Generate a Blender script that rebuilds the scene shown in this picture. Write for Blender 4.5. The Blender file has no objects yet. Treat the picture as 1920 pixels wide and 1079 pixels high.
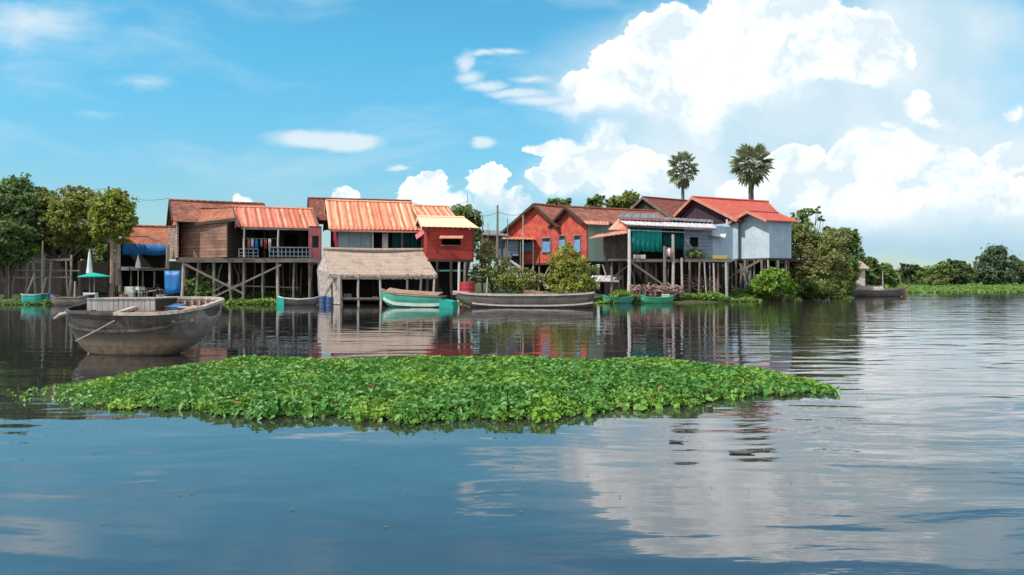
import bpy, math, random
import numpy as np
from mathutils import Vector, Matrix
random.seed(7); rng = np.random.default_rng(7)
sc = bpy.context.scene
col = sc.collection
R = math.radians
# ------------------------------------------------------------------ camera
F = 1493.0; HY = 522.0; CH = 1.9          # focal length in photo pixels, horizon row, eye height
cd = bpy.data.cameras.new('camera'); cam = bpy.data.objects.new('camera', cd); col.objects.link(cam)
cam.location = (0, 0, CH); cam.rotation_euler = (R(90), 0, 0)
cd.sensor_width = 36; cd.lens = F*36/1920; cd.shift_y = -(539.5-HY)/1920
cd.clip_start = 0.1; cd.clip_end = 9000
sc.camera = cam
sc.view_settings.view_transform = 'Standard'; sc.view_settings.look = 'None'
sc.view_settings.exposure = 0.22; sc.view_settings.gamma = 1.0
try: sc.view_settings.use_curve_mapping = False
except Exception: pass
SUN_EL = 54.0; SUN_AZ = -120.0            # azimuth from +Y towards +X (degrees): from the left, a little behind the viewer
SKY_STRENGTH = 0.10
# ------------------------------------------------------------------ node helpers
class NT:
    def __init__(s, tree): s.t = tree; s.n = tree.nodes; s.l = tree.links
    def put(s, sock, v):
        if v is None: return
        if isinstance(v, bpy.types.NodeSocket): s.l.new(v, sock)
        elif isinstance(v, (tuple, list)) and len(v) == 3 and sock.type == 'RGBA': sock.default_value = (*v, 1)
        elif sock.type == 'RGBA' and isinstance(v, (int, float)): sock.default_value = (v, v, v, 1)
        else: sock.default_value = v
    def m(s, op, a, b=None, c=None, clamp=False):
        n = s.n.new('ShaderNodeMath'); n.operation = op; n.use_clamp = clamp
        for i, v in enumerate((a, b, c)):
            if v is not None: s.put(n.inputs[i], v)
        return n.outputs[0]
    def v(s, op, a, b=None, c=None):
        n = s.n.new('ShaderNodeVectorMath'); n.operation = op
        for i, x in enumerate((a, b, c)):
            if x is not None: s.put(n.inputs[i], x)
        return n.outputs[1] if op in ('LENGTH', 'DOT_PRODUCT', 'DISTANCE') else n.outputs[0]
    def noise(s, vec, scale, detail=3, rough=0.55, dist=0.0, color=False):
        n = s.n.new('ShaderNodeTexNoise'); s.put(n.inputs['Vector'], vec)
        n.inputs['Scale'].default_value = scale; n.inputs['Detail'].default_value = detail
        n.inputs['Roughness'].default_value = rough; n.inputs['Distortion'].default_value = dist
        return n.outputs['Color'] if color else n.outputs['Fac']
    def ramp(s, x, a, b, o0=0.0, o1=1.0, smooth=True):
        n = s.n.new('ShaderNodeMapRange'); n.interpolation_type = 'SMOOTHSTEP' if smooth else 'LINEAR'; n.clamp = True
        s.put(n.inputs[0], x); s.put(n.inputs[1], a); s.put(n.inputs[2], b); s.put(n.inputs[3], o0); s.put(n.inputs[4], o1)
        return n.outputs[0]
    def mix(s, f, a, b, kind='MIX'):
        n = s.n.new('ShaderNodeMix'); n.data_type = 'RGBA'; n.blend_type = kind
        s.put(n.inputs[0], f); s.put(n.inputs[6], a); s.put(n.inputs[7], b)
        return n.outputs[2]
    def xyz(s, v):
        n = s.n.new('ShaderNodeSeparateXYZ'); s.put(n.inputs[0], v); return n.outputs
    def comb(s, x, y, z):
        n = s.n.new('ShaderNodeCombineXYZ'); s.put(n.inputs[0], x); s.put(n.inputs[1], y); s.put(n.inputs[2], z); return n.outputs[0]
    def white(s, vec):
        n = s.n.new('ShaderNodeTexWhiteNoise'); s.put(n.inputs['Vector'], vec); return n.outputs['Value']
# ------------------------------------------------------------------ world: physical sky plus clouds fixed by direction
world = bpy.data.worlds.new('World'); sc.world = world; world.use_nodes = True
def build_world():
    t = NT(world.node_tree); t.n.clear()
    tc = t.n.new('ShaderNodeTexCoord'); d = tc.outputs['Generated']
    sky = t.n.new('ShaderNodeTexSky'); sky.sky_type = 'NISHITA'; sky.sun_disc = False
    sky.sun_elevation = R(SUN_EL); sky.sun_rotation = R(SUN_AZ)
    sky.air_density = 1.3; sky.dust_density = 0.4; sky.ozone_density = 1.0
    x, y, z = t.xyz(d)
    tint = t.mix(t.ramp(z, 0.0, 0.30), (0.60, 0.88, 1.20), (0.46, 1.24, 1.42))
    base = t.mix(1.0, sky.outputs[0], tint, 'MULTIPLY')
    yy = t.m('MAXIMUM', y, 0.05)
    u = t.m('DIVIDE', x, yy); w = t.m('DIVIDE', z, yy)
    front = t.ramp(y, 0.1, 0.35)
    p = t.comb(u, w, 0.0)
    U = lambda px: (px-960)/F
    V = lambda py: (HY-py)/F
    # warp the outlines with two octaves of noise
    n1 = t.v('SUBTRACT', t.noise(p, 8.0, 7, 0.64, color=True), (0.5, 0.5, 0.5))
    warp = t.v('MULTIPLY', n1, (0.125, 0.105, 0.0))
    q = t.v('ADD', p, warp)
    n2 = t.v('SUBTRACT', t.noise(p, 3.5, 3, 0.5, color=True), (0.5, 0.5, 0.5))
    qs = t.v('ADD', p, t.v('MULTIPLY', n2, (0.22, 0.10, 0.0)))
    def field(pp, blobs, start=None):
        cur = start
        for (cx, cy, rx, ry, *g) in blobs:
            a = t.v('SUBTRACT', pp, (U(cx), V(cy), 0))
            a = t.v('MULTIPLY', a, (F/rx, F/ry, 0))
            f = t.m('SUBTRACT', 1.0, t.v('LENGTH', a))
            if g: f = t.m('MULTIPLY', f, g[0])
            if cur is None: cur = f
            else:
                n = t.n.new('ShaderNodeMath'); n.operation = 'SMOOTH_MAX'
                t.put(n.inputs[0], cur); t.put(n.inputs[1], f); n.inputs[2].default_value = 0.12; cur = n.outputs[0]
        return cur
    # cumulus masses (photo directions)
    CU = [(1250,70,75,75),(1200,130,100,70),(1120,170,110,42),(1330,110,120,90),(1430,60,125,85),(1400,140,160,60),
          (1560,90,120,80),(1620,110,95,60),(1490,20,90,50),(1270,185,200,40),
          (1122,262,42,48),(1085,310,75,45),(1040,345,60,28),(1180,335,85,48),(1040,275,60,16),
          (1735,195,42,36),(1770,222,30,24),(1910,212,34,26),
          (1500,325,75,48),(1560,370,120,60),(1650,305,85,60),(1740,320,90,56),(1700,380,190,62),(1840,350,80,44),(1905,380,110,50),(1880,300,60,36),(1400,370,60,40),
          (1590,290,34,26),(1690,262,36,24),(1770,290,34,24),(1470,300,34,24),(1530,318,30,22),(1820,318,34,22),(1150,300,36,26),(1215,310,30,20),(1060,285,26,16),(1660,240,22,16),(805,365,46,38),(820,340,20,14),(930,338,22,14),(790,352,22,16),(955,366,26,18),(915,365,46,42),(965,392,44,34),(650,372,38,22),(435,375,36,18),(850,400,70,30),
          (1340,210,70,70,0.8)]
    fc = t.m('ADD', field(q, CU), t.m('MULTIPLY', t.m('SUBTRACT', t.noise(q, 26.0, 4, 0.65), 0.47), 0.32))
    pw = t.m('ADD', w, t.m('MULTIPLY', t.m('SUBTRACT', t.noise(p, 4.0, 3, 0.5), 0.5), 0.10))
    band1 = t.m('MULTIPLY', t.ramp(pw, V(125), V(215)), t.ramp(pw, V(300), V(235)))
    softn = t.m('MAXIMUM', band1, t.ramp(pw, V(330), V(420)))
    cum = t.ramp(fc, 0.02, t.m('ADD', 0.10, t.m('MULTIPLY', softn, 0.75)))
    # thin high cloud: soft edged
    SO = [(600,264,120,24,1.2),(655,270,70,24,1.3),(905,268,34,18,1.2),(745,318,30,8),(864,124,26,32,0.8),(880,148,50,17,0.85),(920,162,70,14,0.9),(965,175,80,13,0.9),(1015,189,85,14,0.85),(1075,202,90,17,0.8),(900,104,50,9,0.7),(945,99,50,7,0.6),
          (60,40,190,75,0.62),(255,152,100,22,0.42),(170,218,80,14,0.35),(990,150,60,12,0.7)]
    fs = field(t.v('ADD', p, t.v('MULTIPLY', n1, (0.07, 0.028, 0.0))), SO)
    wisp = t.noise(t.v('ADD', t.v('MULTIPLY', p, (5.0, 17.0, 1.0)), t.v('MULTIPLY', n2, (2.0, 2.0, 0))), 1.0, 6, 0.62)
    fs = t.m('ADD', fs, t.m('MULTIPLY', t.m('SUBTRACT', wisp, 0.52), 1.1))
    soft = t.m('MULTIPLY', t.ramp(fs, 0.02, 0.75), 0.80)
    VE = [(1420,215,330,110),(1500,170,520,190),(1350,300,330,130),(1800,330,420,160),(1180,330,230,70),(1750,60,250,140,0.8),(1650,440,420,70,1.1)]
    fv = field(qs, VE)
    veil = t.m('MULTIPLY', t.ramp(fv, -0.08, 0.52), 0.92)
    # streaky cirrus everywhere, denser to the left top and above the rear of the view
    st = t.noise(t.v('MULTIPLY', t.v('ADD', d, t.v('MULTIPLY', n2, (0.1,0.1,0.1))), (1.6, 1.6, 7.0)), 2.2, 5, 0.6)
    cir = t.m('MULTIPLY', t.ramp(st, 0.46, 0.78), 0.42)
    low = t.ramp(z, 0.0, 0.12, 0.16, 0.0)
    rearn = t.noise(d, 2.6, 6, 0.6)
    rear = t.m('MULTIPLY', t.ramp(rearn, 0.40, 0.56), t.m('SUBTRACT', 1.0, front))  # unseen bright cloud behind the viewer, added as fill light for the fronts
    # cloud shading: lit from upper left by slope of the billow noise
    b0 = t.noise(q, 11.0, 4, 0.55); b1 = t.noise(t.v('ADD', q, (-0.018, 0.022, 0)), 11.0, 4, 0.55)
    b2 = t.noise(q, 34.0, 3, 0.6); b3 = t.noise(t.v('ADD', q, (-0.006, 0.008, 0)), 34.0, 3, 0.6)
    sl = t.m('ADD', t.m('MULTIPLY', t.m('SUBTRACT', b0, b1), 3.6), t.m('MULTIPLY', t.m('SUBTRACT', b2, b3), 1.3))
    big0 = t.noise(q, 3.2, 2, 0.5)
    sh = t.m('ADD', t.m('ADD', 0.40, sl), t.m('MULTIPLY', t.m('SUBTRACT', big0, 0.5), 2.4))
    sh = t.m('ADD', sh, t.ramp(w, 0.02, 0.16, -0.38, 0.0))
    sh = t.m('ADD', sh, t.ramp(fc, 0.05, 0.40, 0.34, 0.0), clamp=True)
    K = 0.88/SKY_STRENGTH
    ccol = t.mix(sh, (0.75*K, 0.87*K, 0.95*K), (1.26*K, 1.26*K, 1.28*K))
    vcol = t.mix(t.ramp(t.noise(qs, 5.0, 5, 0.6), 0.32, 0.66), (0.58*K, 0.78*K, 0.89*K), (0.80*K, 0.90*K, 0.96*K))
    c = base
    c = t.mix(t.m('MAXIMUM', low, cir), c, (0.60*K, 0.80*K, 0.90*K))
    vcol = t.mix(t.ramp(w, 0.01, 0.085), (0.36*K, 0.60*K, 0.78*K), vcol)
    c = t.mix(t.m('MULTIPLY', veil, front), c, vcol)
    c = t.mix(t.m('MULTIPLY', soft, front), c, (0.82*K, 0.91*K, 0.96*K))
    halo = t.m('MULTIPLY', t.ramp(field(t.v('ADD', p, t.v('MULTIPLY', n1, (0.20, 0.12, 0.0))), CU[:10]+CU[19:26]), -0.30, 0.25), 0.30)
    gate = t.m('MULTIPLY', front, t.ramp(pw, 0.035, 0.10)); halo = t.m('MULTIPLY', halo, gate); cum = t.m('MULTIPLY', cum, gate)
    c = t.mix(t.m('MULTIPLY', halo, front), c, (0.78*K, 0.89*K, 0.96*K))
    c = t.mix(t.m('MULTIPLY', cum, front), c, ccol)
    c = t.mix(rear, c, (1.25*K, 1.27*K, 1.30*K))
    bg = t.n.new('ShaderNodeBackground'); t.put(bg.inputs[0], c); bg.inputs[1].default_value = SKY_STRENGTH
    o = t.n.new('ShaderNodeOutputWorld'); t.l.new(bg.outputs[0], o.inputs[0])
build_world()
world.cycles.sampling_method = 'MANUAL'; world.cycles.sample_map_resolution = 512
sd = bpy.data.lights.new('sun', 'SUN'); sd.energy = 4.8; sd.angle = R(0.53); sd.color = (1.0, 0.955, 0.89)
sun = bpy.data.objects.new('sun', sd); col.objects.link(sun)
to_sun = Vector((math.sin(R(SUN_AZ))*math.cos(R(SUN_EL)), math.cos(R(SUN_AZ))*math.cos(R(SUN_EL)), math.sin(R(SUN_EL))))
sun.rotation_euler = to_sun.to_track_quat('Z', 'Y').to_euler(); sun.location = (-40, -20, 60)

# ------------------------------------------------------------------ materials
MATS = {}
def newmat(name):
    m = bpy.data.materials.new(name); m.use_nodes = True; MATS[name] = m
    t = NT(m.node_tree); b = t.n['Principled BSDF']; return m, t, b
def uvn(t):
    n = t.n.new('ShaderNodeUVMap'); n.uv_map = 'UVMap'; return n.outputs[0]
def bump(t, b, h, strength=0.4, dist=0.03):
    n = t.n.new('ShaderNodeBump'); n.inputs['Strength'].default_value = strength; n.inputs['Distance'].default_value = dist
    t.put(n.inputs['Height'], h); t.l.new(n.outputs[0], b.inputs['Normal'])
def objrand(t):
    n = t.n.new('ShaderNodeObjectInfo'); return n.outputs['Random']
def offs(t, uv):
    r = objrand(t); return t.v('ADD', uv, t.comb(t.m('MULTIPLY', r, 37.0), t.m('MULTIPLY', r, 91.0), 0.0))
def weathered(name, c1, c2, dirt=(0.10,0.08,0.06), scale=1.2, streak=0.5, rough=0.8, spec=0.3, stretch=(1,1,1), bstr=0.3):
    m, t, b = newmat(name); uv = offs(t, uvn(t)); s = t.v('MULTIPLY', uv, stretch)
    n = t.ramp(t.noise(s, scale, 5, 0.65), 0.35, 0.65)
    c = t.mix(n, c1, c2)
    g = t.ramp(t.noise(t.v('MULTIPLY', uv, (5.0, 0.7, 1)), 1.0, 4, 0.7), 0.48, 0.8)
    c = t.mix(t.m('MULTIPLY', g, streak), c, dirt)
    f = t.noise(uv, 14, 3, 0.6); c = t.mix(t.ramp(f, 0.3, 0.7, 0.0, 0.30), c, dirt)
    t.put(b.inputs['Base Color'], c); b.inputs['Roughness'].default_value = rough
    b.inputs['Specular IOR Level'].default_value = spec
    bump(t, b, f, bstr, 0.02); return m
def planks(name, c1, c2, w=0.2, vertical=False, dirt=(0.05,0.04,0.035), streak=0.4, gap=0.10):
    m, t, b = newmat(name); uv = uvn(t); x, y, z = t.xyz(uv)
    a, l = (x, y) if vertical else (y, x)
    a = t.m('DIVIDE', a, w); i = t.m('FLOOR', a); fr = t.m('FRACT', a)
    seg = t.m('FLOOR', t.m('DIVIDE', t.m('ADD', l, t.m('MULTIPLY', i, 1.37)), 2.6))
    r = t.white(t.comb(i, seg, 3.0))
    c = t.mix(r, c1, c2)
    gr = t.noise(t.comb(t.m('MULTIPLY', l, 0.8), t.m('MULTIPLY', a, 3.0), i), 2.0, 4, 0.6)
    c = t.mix(t.ramp(gr, 0.4, 0.75, 0.0, streak), c, dirt)
    edge = t.m('LESS_THAN', t.m('MINIMUM', fr, t.m('SUBTRACT', 1.0, fr)), gap/2)
    c = t.mix(t.m('MULTIPLY', edge, 0.8), c, (0.015,0.012,0.01))
    st = t.ramp(t.noise(uv, 0.9, 5, 0.65), 0.38, 0.68, 0.0, 0.6); c = t.mix(st, c, dirt)
    ru = t.ramp(t.noise(t.v('MULTIPLY', uv, (4.0, 0.5, 1)), 1.0, 5, 0.7), 0.55, 0.78, 0.0, 0.5); c = t.mix(ru, c, t.mix(0.6, dirt, (0.16,0.10,0.07)))
    t.put(b.inputs['Base Color'], c); b.inputs['Roughness'].default_value = 0.85; b.inputs['Specular IOR Level'].default_value = 0.2
    bump(t, b, t.m('ADD', t.m('MULTIPLY', edge, -1.0), t.m('MULTIPLY', r, 0.5)), 0.6, 0.02); return m
def corr(name, c1, c2, c3, sheet=0.72, fade=0.5):
    """painted corrugated sheets, alternately faded, with rust running down"""
    m, t, b = newmat(name); uv = uvn(t); x, y, z = t.xyz(uv)
    a = t.m('DIVIDE', x, sheet); i = t.m('FLOOR', a); fr = t.m('FRACT', a)
    r = t.white(t.comb(i, 5.0, 0.0))
    tri = t.m('ABSOLUTE', t.m('SUBTRACT', fr, 0.5))
    stripe = t.ramp(t.m('ADD', tri, t.m('MULTIPLY', t.m('SUBTRACT', t.noise(t.v('MULTIPLY', uv, (1.5, 0.5, 1)), 2.2, 3), 0.5), 0.35)), 0.14, 0.34)
    f = t.m('MULTIPLY', stripe, t.m('ADD', 0.15, t.m('MULTIPLY', r, 1.0)), clamp=True)
    f = t.m('MULTIPLY', f, t.ramp(t.m('ADD', y, t.m('MULTIPLY', t.noise(uv, 1.2, 4), 1.2)), 0.75, 1.5, 0.25, 1.0))
    c = t.mix(f, c1, c2)
    n = t.noise(t.v('MULTIPLY', uv, (1.6, 0.35, 1)), 1.6, 5, 0.7)
    c = t.mix(t.ramp(n, 0.47, 0.72, 0.0, fade), c, c3)
    n2 = t.ramp(t.noise(uv, 9.0, 3, 0.6), 0.45, 0.8, 0.0, 0.45); c = t.mix(n2, c, c3)
    t.put(b.inputs['Base Color'], c); b.inputs['Roughness'].default_value = 0.55; b.inputs['Specular IOR Level'].default_value = 0.35
    bump(t, b, t.noise(uv, 3.0, 3), 0.25, 0.05); return m
def tiles(name, c1, c2, c3, moss=0.5):
    m, t, b = newmat(name); uv = offs(t, uvn(t)); x, y, z = t.xyz(uv)
    ax = t.m('DIVIDE', x, 0.20); ay = t.m('DIVIDE', y, 0.24)
    iy = t.m('FLOOR', ay); ax = t.m('ADD', ax, t.m('MULTIPLY', t.m('MODULO', iy, 2.0), 0.5)); ix = t.m('FLOOR', ax)
    r = t.white(t.comb(ix, iy, 1.0)); c = t.mix(r, c1, c2)
    n = t.noise(uv, 0.8, 6, 0.7); c = t.mix(t.ramp(n, 0.42, 0.68, 0.0, moss), c, c3)
    n3 = t.noise(t.v('MULTIPLY', uv, (2.2, 0.6, 1)), 1.2, 4, 0.6); c = t.mix(t.ramp(n3, 0.55, 0.72, 0.0, 0.5), c, t.mix(0.5, c1, (0.55,0.33,0.22)))
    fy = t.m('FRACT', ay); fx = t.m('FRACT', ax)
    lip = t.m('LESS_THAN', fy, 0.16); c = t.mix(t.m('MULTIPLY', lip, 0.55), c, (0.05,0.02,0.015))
    t.put(b.inputs['Base Color'], c); b.inputs['Roughness'].default_value = 0.8; b.inputs['Specular IOR Level'].default_value = 0.25
    h = t.m('ADD', t.m('MULTIPLY', fy, -0.6), t.m('ADD', t.m('SINE', t.m('MULTIPLY', fx, 6.283)), t.m('MULTIPLY', r, 0.6)))
    bump(t, b, h, 0.55, 0.03); return m
def leafmat(name, c1, c2, c3, patch=0.35, rough=0.5, spec=0.3, trans=0.42, brown=0.0):
    m, t, b = newmat(name)
    g = t.n.new('ShaderNodeNewGeometry'); r = g.outputs['Random Per Island']
    pos = g.outputs['Position']
    c = t.mix(r, c1, c2)
    n = t.noise(pos, patch, 4, 0.6); c = t.mix(t.ramp(n, 0.44, 0.66), c, c3)
    if brown: c = t.mix(t.m('GREATER_THAN', t.m('FRACT', t.m('MULTIPLY', r, 57.3)), 1.0-brown), c, (0.20,0.13,0.05))
    t.put(b.inputs['Base Color'], c); b.inputs['Roughness'].default_value = rough; b.inputs['Specular IOR Level'].default_value = spec
    tr = t.n.new('ShaderNodeBsdfTranslucent'); t.put(tr.inputs[0], t.mix(0.5, c, (0.16, 0.24, 0.03)))
    ms = t.n.new('ShaderNodeMixShader'); ms.inputs[0].default_value = trans
    t.l.new(b.outputs[0], ms.inputs[1]); t.l.new(tr.outputs[0], ms.inputs[2])
    t.l.new(ms.outputs[0], t.n['Material Output'].inputs['Surface']); return m
def thatchmat(name, c1, c2, c3):
    m, t, b = newmat(name); uv = uvn(t)
    n = t.noise(t.v('MULTIPLY', uv, (9.0, 1.2, 1)), 2.0, 5, 0.7); c = t.mix(t.ramp(n, 0.3, 0.7), c1, c2)
    n2 = t.noise(uv, 0.9, 5, 0.65); c = t.mix(t.ramp(n2, 0.45, 0.7, 0.0, 0.7), c, c3)
    x, y, z = t.xyz(uv); row = t.m('FRACT', t.m('ADD', t.m('DIVIDE', y, 0.45), t.m('MULTIPLY', n, 0.5)))
    c = t.mix(t.ramp(row, 0.0, 0.14, 0.22, 0.0), c, (0.06,0.045,0.03))
    t.put(b.inputs['Base Color'], c); b.inputs['Roughness'].default_value = 0.95; b.inputs['Specular IOR Level'].default_value = 0.1
    bump(t, b, t.m('ADD', n, t.m('MULTIPLY', row, -0.4)), 0.9, 0.05); return m

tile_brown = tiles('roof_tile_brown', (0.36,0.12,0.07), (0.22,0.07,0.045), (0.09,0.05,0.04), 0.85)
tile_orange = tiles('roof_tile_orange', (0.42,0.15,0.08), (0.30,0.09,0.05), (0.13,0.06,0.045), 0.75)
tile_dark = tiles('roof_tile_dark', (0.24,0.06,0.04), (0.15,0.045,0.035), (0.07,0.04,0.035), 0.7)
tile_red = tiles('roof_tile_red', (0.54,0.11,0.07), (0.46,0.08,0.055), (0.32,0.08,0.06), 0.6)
corr_orange = corr('corrugated_orange', (0.47,0.115,0.06), (0.62,0.31,0.19), (0.24,0.075,0.045), 0.62, 0.85)
corr_cream = corr('corrugated_faded', (0.52,0.15,0.075), (0.70,0.43,0.26), (0.38,0.11,0.055), 0.55, 0.9)
corr_sand = corr('corrugated_sand', (0.74,0.50,0.31), (0.77,0.55,0.35), (0.60,0.38,0.22), 0.9, 0.35)
corr_grey = corr('corrugated_grey', (0.46,0.42,0.43), (0.60,0.55,0.56), (0.42,0.22,0.20), 0.8, 0.5)
corr_dgrey = corr('corrugated_dark_grey', (0.14,0.14,0.14), (0.22,0.20,0.20), (0.16,0.10,0.08), 0.8, 0.4)
corr_rust = corr('corrugated_rust', (0.52,0.20,0.12), (0.50,0.26,0.18), (0.24,0.11,0.08), 0.9, 0.5)
wood_brown = planks('planks_brown', (0.24,0.12,0.085), (0.33,0.18,0.13), 0.26)
wood_pale = planks('planks_pale', (0.42,0.31,0.25), (0.36,0.24,0.18), 0.24)
wood_grey = planks('planks_grey', (0.17,0.14,0.115), (0.24,0.20,0.165), 0.2)
wood_dark = planks('planks_dark', (0.05,0.04,0.03), (0.075,0.055,0.045), 0.22)
wood_vgrey = planks('planks_upright_grey', (0.10,0.085,0.075), (0.16,0.13,0.115), 0.2, True)
post_grey = weathered('post_grey', (0.24,0.20,0.165), (0.15,0.125,0.10), (0.06,0.05,0.04), 3.0, 0.4)
post_light = weathered('post_light', (0.46,0.42,0.38), (0.34,0.30,0.27), (0.14,0.11,0.09), 3.0, 0.4)
post_white = weathered('post_white', (0.62,0.60,0.58), (0.50,0.48,0.46), (0.24,0.2,0.17), 3.0, 0.3)
post_brown = weathered('post_brown', (0.26,0.16,0.115), (0.17,0.10,0.075), (0.07,0.045,0.035), 3.0, 0.4)
red_wall = weathered('painted_wall_red', (0.40,0.040,0.045), (0.56,0.13,0.055), (0.24,0.04,0.045), 1.8, 0.75)
crimson = planks('planks_crimson', (0.38,0.03,0.055), (0.32,0.028,0.045), 0.3, True, (0.17,0.02,0.03), 0.4, 0.05)
kiosk_red = planks('planks_kiosk_red', (0.36,0.045,0.035), (0.42,0.055,0.04), 0.34, False, (0.20,0.03,0.03), 0.4, 0.04)
pink_wall = planks('planks_pink', (0.48,0.14,0.16), (0.40,0.10,0.12), 0.3, True, (0.2,0.07,0.08), 0.5, 0.05)
mint_wall = planks('planks_mint', (0.62,0.74,0.60), (0.55,0.69,0.57), 0.3, True, (0.42,0.55,0.47), 0.4, 0.04)
blue_wall = planks('planks_light_blue', (0.40,0.50,0.58), (0.35,0.45,0.53), 0.3, True, (0.26,0.34,0.40), 0.4, 0.05)
blue_wall_lit = planks('planks_light_blue_lit', (0.48,0.56,0.62), (0.43,0.52,0.59), 0.3, True, (0.34,0.36,0.40), 0.45, 0.05)  # paler copy of the light blue boards: sunlit side put into the colour
slate_wall = planks('planks_slate_blue', (0.20,0.26,0.32), (0.26,0.32,0.38), 0.3, False, (0.14,0.16,0.2), 0.4, 0.08)
greyblue_wall = planks('planks_grey_blue', (0.20,0.28,0.32), (0.24,0.31,0.35), 0.9, True, (0.14,0.19,0.21), 0.3, 0.03)
purple_wall = planks('planks_purple', (0.075,0.035,0.055), (0.055,0.028,0.042), 0.25, True, (0.05,0.03,0.04), 0.4)
dark_wall = planks('planks_shade_dark', (0.028,0.026,0.024), (0.042,0.037,0.033), 0.3, True)  # near-black boards; underfloor shade is put into their colour
cream_wall = weathered('plaster_cream', (0.55,0.48,0.42), (0.46,0.38,0.32), (0.28,0.2,0.15), 1.2, 0.5)
thatch = thatchmat('thatch', (0.42,0.325,0.26), (0.29,0.22,0.175), (0.19,0.145,0.12))
matting = weathered('woven_matting', (0.50,0.43,0.39), (0.28,0.23,0.21), (0.09,0.07,0.06), 4.5, 0.75, 0.95, 0.1, (1,1,1), 0.8)
cloth_teal = weathered('cloth_teal', (0.0,0.26,0.21), (0.0,0.19,0.165), (0.0,0.10,0.10), 1.5, 0.5, 0.7, 0.3, (3,0.5,1))
cloth_dteal = weathered('cloth_dark_teal', (0.0,0.085,0.085), (0.0,0.06,0.065), (0.01,0.03,0.035), 1.5, 0.5)
cloth_blue = weathered('cloth_blue', (0.01,0.10,0.30), (0.02,0.16,0.42), (0.01,0.05,0.16), 1.5, 0.4, 0.6, 0.3, (3,0.5,1))
tarp_blue = weathered('tarp_blue', (0.0,0.13,0.36), (0.0,0.10,0.29), (0.0,0.06,0.2), 1.5, 0.3, 0.5, 0.4, (3,0.7,1))
cloth_white = weathered('cloth_white', (0.66,0.67,0.66), (0.55,0.56,0.56), (0.35,0.33,0.30), 1.5, 0.3)
cloth_aqua = weathered('cloth_aqua', (0.0,0.32,0.26), (0.02,0.40,0.32), (0.0,0.2,0.17), 1.5, 0.3)
shutter_blue = planks('shutter_blue', (0.16,0.30,0.52), (0.20,0.34,0.55), 0.12, False, (0.1,0.2,0.3), 0.3, 0.08)
rail_blue = weathered('rail_blue', (0.18,0.24,0.30), (0.13,0.18,0.23), (0.12,0.14,0.16), 2.0, 0.3)
dark_void = weathered('dark_interior', (0.018,0.016,0.015), (0.03,0.026,0.022), (0.01,0.01,0.01), 1.0, 0.2)  # near-black tone that puts unlit space into the colour
metal_dark = weathered('metal_dark', (0.05,0.05,0.055), (0.08,0.08,0.08), (0.10,0.05,0.03), 3.0, 0.3, 0.5, 0.5)
plastic_blue = weathered('plastic_blue', (0.02,0.05,0.14), (0.03,0.08,0.20), (0.03,0.06,0.12), 2.0, 0.3, 0.45, 0.5)
plastic_red = weathered('plastic_red', (0.42,0.03,0.05), (0.36,0.03,0.045), (0.16,0.03,0.03), 2.0, 0.4, 0.6, 0.3)
plastic_green = weathered('plastic_green', (0.02,0.30,0.18), (0.04,0.36,0.22), (0.03,0.15,0.1), 2.0, 0.3, 0.5, 0.4)
plastic_yellow = weathered('plastic_yellow', (0.60,0.42,0.03), (0.52,0.36,0.03), (0.3,0.2,0.03), 2.0, 0.3, 0.5, 0.4)
clay = weathered('clay', (0.36,0.17,0.09), (0.28,0.13,0.07), (0.14,0.08,0.05), 2.0, 0.3)
hull_teal = planks('hull_teal', (0.05,0.30,0.22), (0.07,0.36,0.26), 0.22, False, (0.04,0.12,0.09), 0.4, 0.05)
hull_white = weathered('hull_pale', (0.46,0.54,0.48), (0.34,0.44,0.38), (0.14,0.18,0.15), 2.0, 0.5)
hull_aqua = weathered('hull_aqua', (0.01,0.30,0.24), (0.02,0.36,0.29), (0.03,0.15,0.12), 2.0, 0.3)
hull_grey = planks('hull_grey', (0.18,0.155,0.14), (0.13,0.11,0.10), 0.24, False, (0.05,0.042,0.038), 0.6, 0.06)
hull_green = weathered('hull_green', (0.03,0.26,0.12), (0.05,0.34,0.17), (0.05,0.15,0.08), 2.0, 0.4)
hull_pink = weathered('bow_pink', (0.50,0.22,0.18), (0.42,0.18,0.14), (0.2,0.1,0.08), 2.0, 0.4)
deck_tan = planks('deck_tan', (0.42,0.29,0.20), (0.36,0.24,0.16), 0.18, False, (0.16,0.1,0.07), 0.5)
bark = weathered('bark', (0.18,0.14,0.11), (0.11,0.085,0.07), (0.05,0.04,0.03), 3.0, 0.4, 0.9, 0.1, (1,1,1), 0.8)
bark_pale = weathered('bark_pale', (0.38,0.25,0.19), (0.28,0.19,0.14), (0.13,0.09,0.07), 2.0, 0.5, 0.9, 0.1, (1,1,1), 0.8)
palm_bark = weathered('palm_bark', (0.20,0.18,0.165), (0.13,0.12,0.11), (0.06,0.055,0.05), 3.0, 0.4, 0.9, 0.1)
rope_m = weathered('rope', (0.36,0.31,0.25), (0.28,0.24,0.19), (0.15,0.12,0.1), 6.0, 0.3)
lf_dark = leafmat('leaves_dark', (0.085,0.16,0.05), (0.17,0.25,0.085), (0.12,0.16,0.065), 0.5)
lf_olive = leafmat('leaves_olive', (0.18,0.21,0.045), (0.30,0.33,0.075), (0.22,0.20,0.07), 0.5)
lf_yel = leafmat('leaves_yellow_green', (0.23,0.28,0.040), (0.38,0.41,0.065), (0.26,0.24,0.07), 0.6)
lf_brown = leafmat('leaves_brown_green', (0.16,0.21,0.060), (0.27,0.31,0.09), (0.25,0.22,0.09), 0.35)
lf_bright = leafmat('leaves_bright', (0.15,0.28,0.030), (0.25,0.38,0.05), (0.11,0.22,0.03), 0.8)
lf_mid = leafmat('leaves_mid', (0.12,0.19,0.05), (0.21,0.29,0.07), (0.16,0.18,0.06), 0.4)
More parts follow.
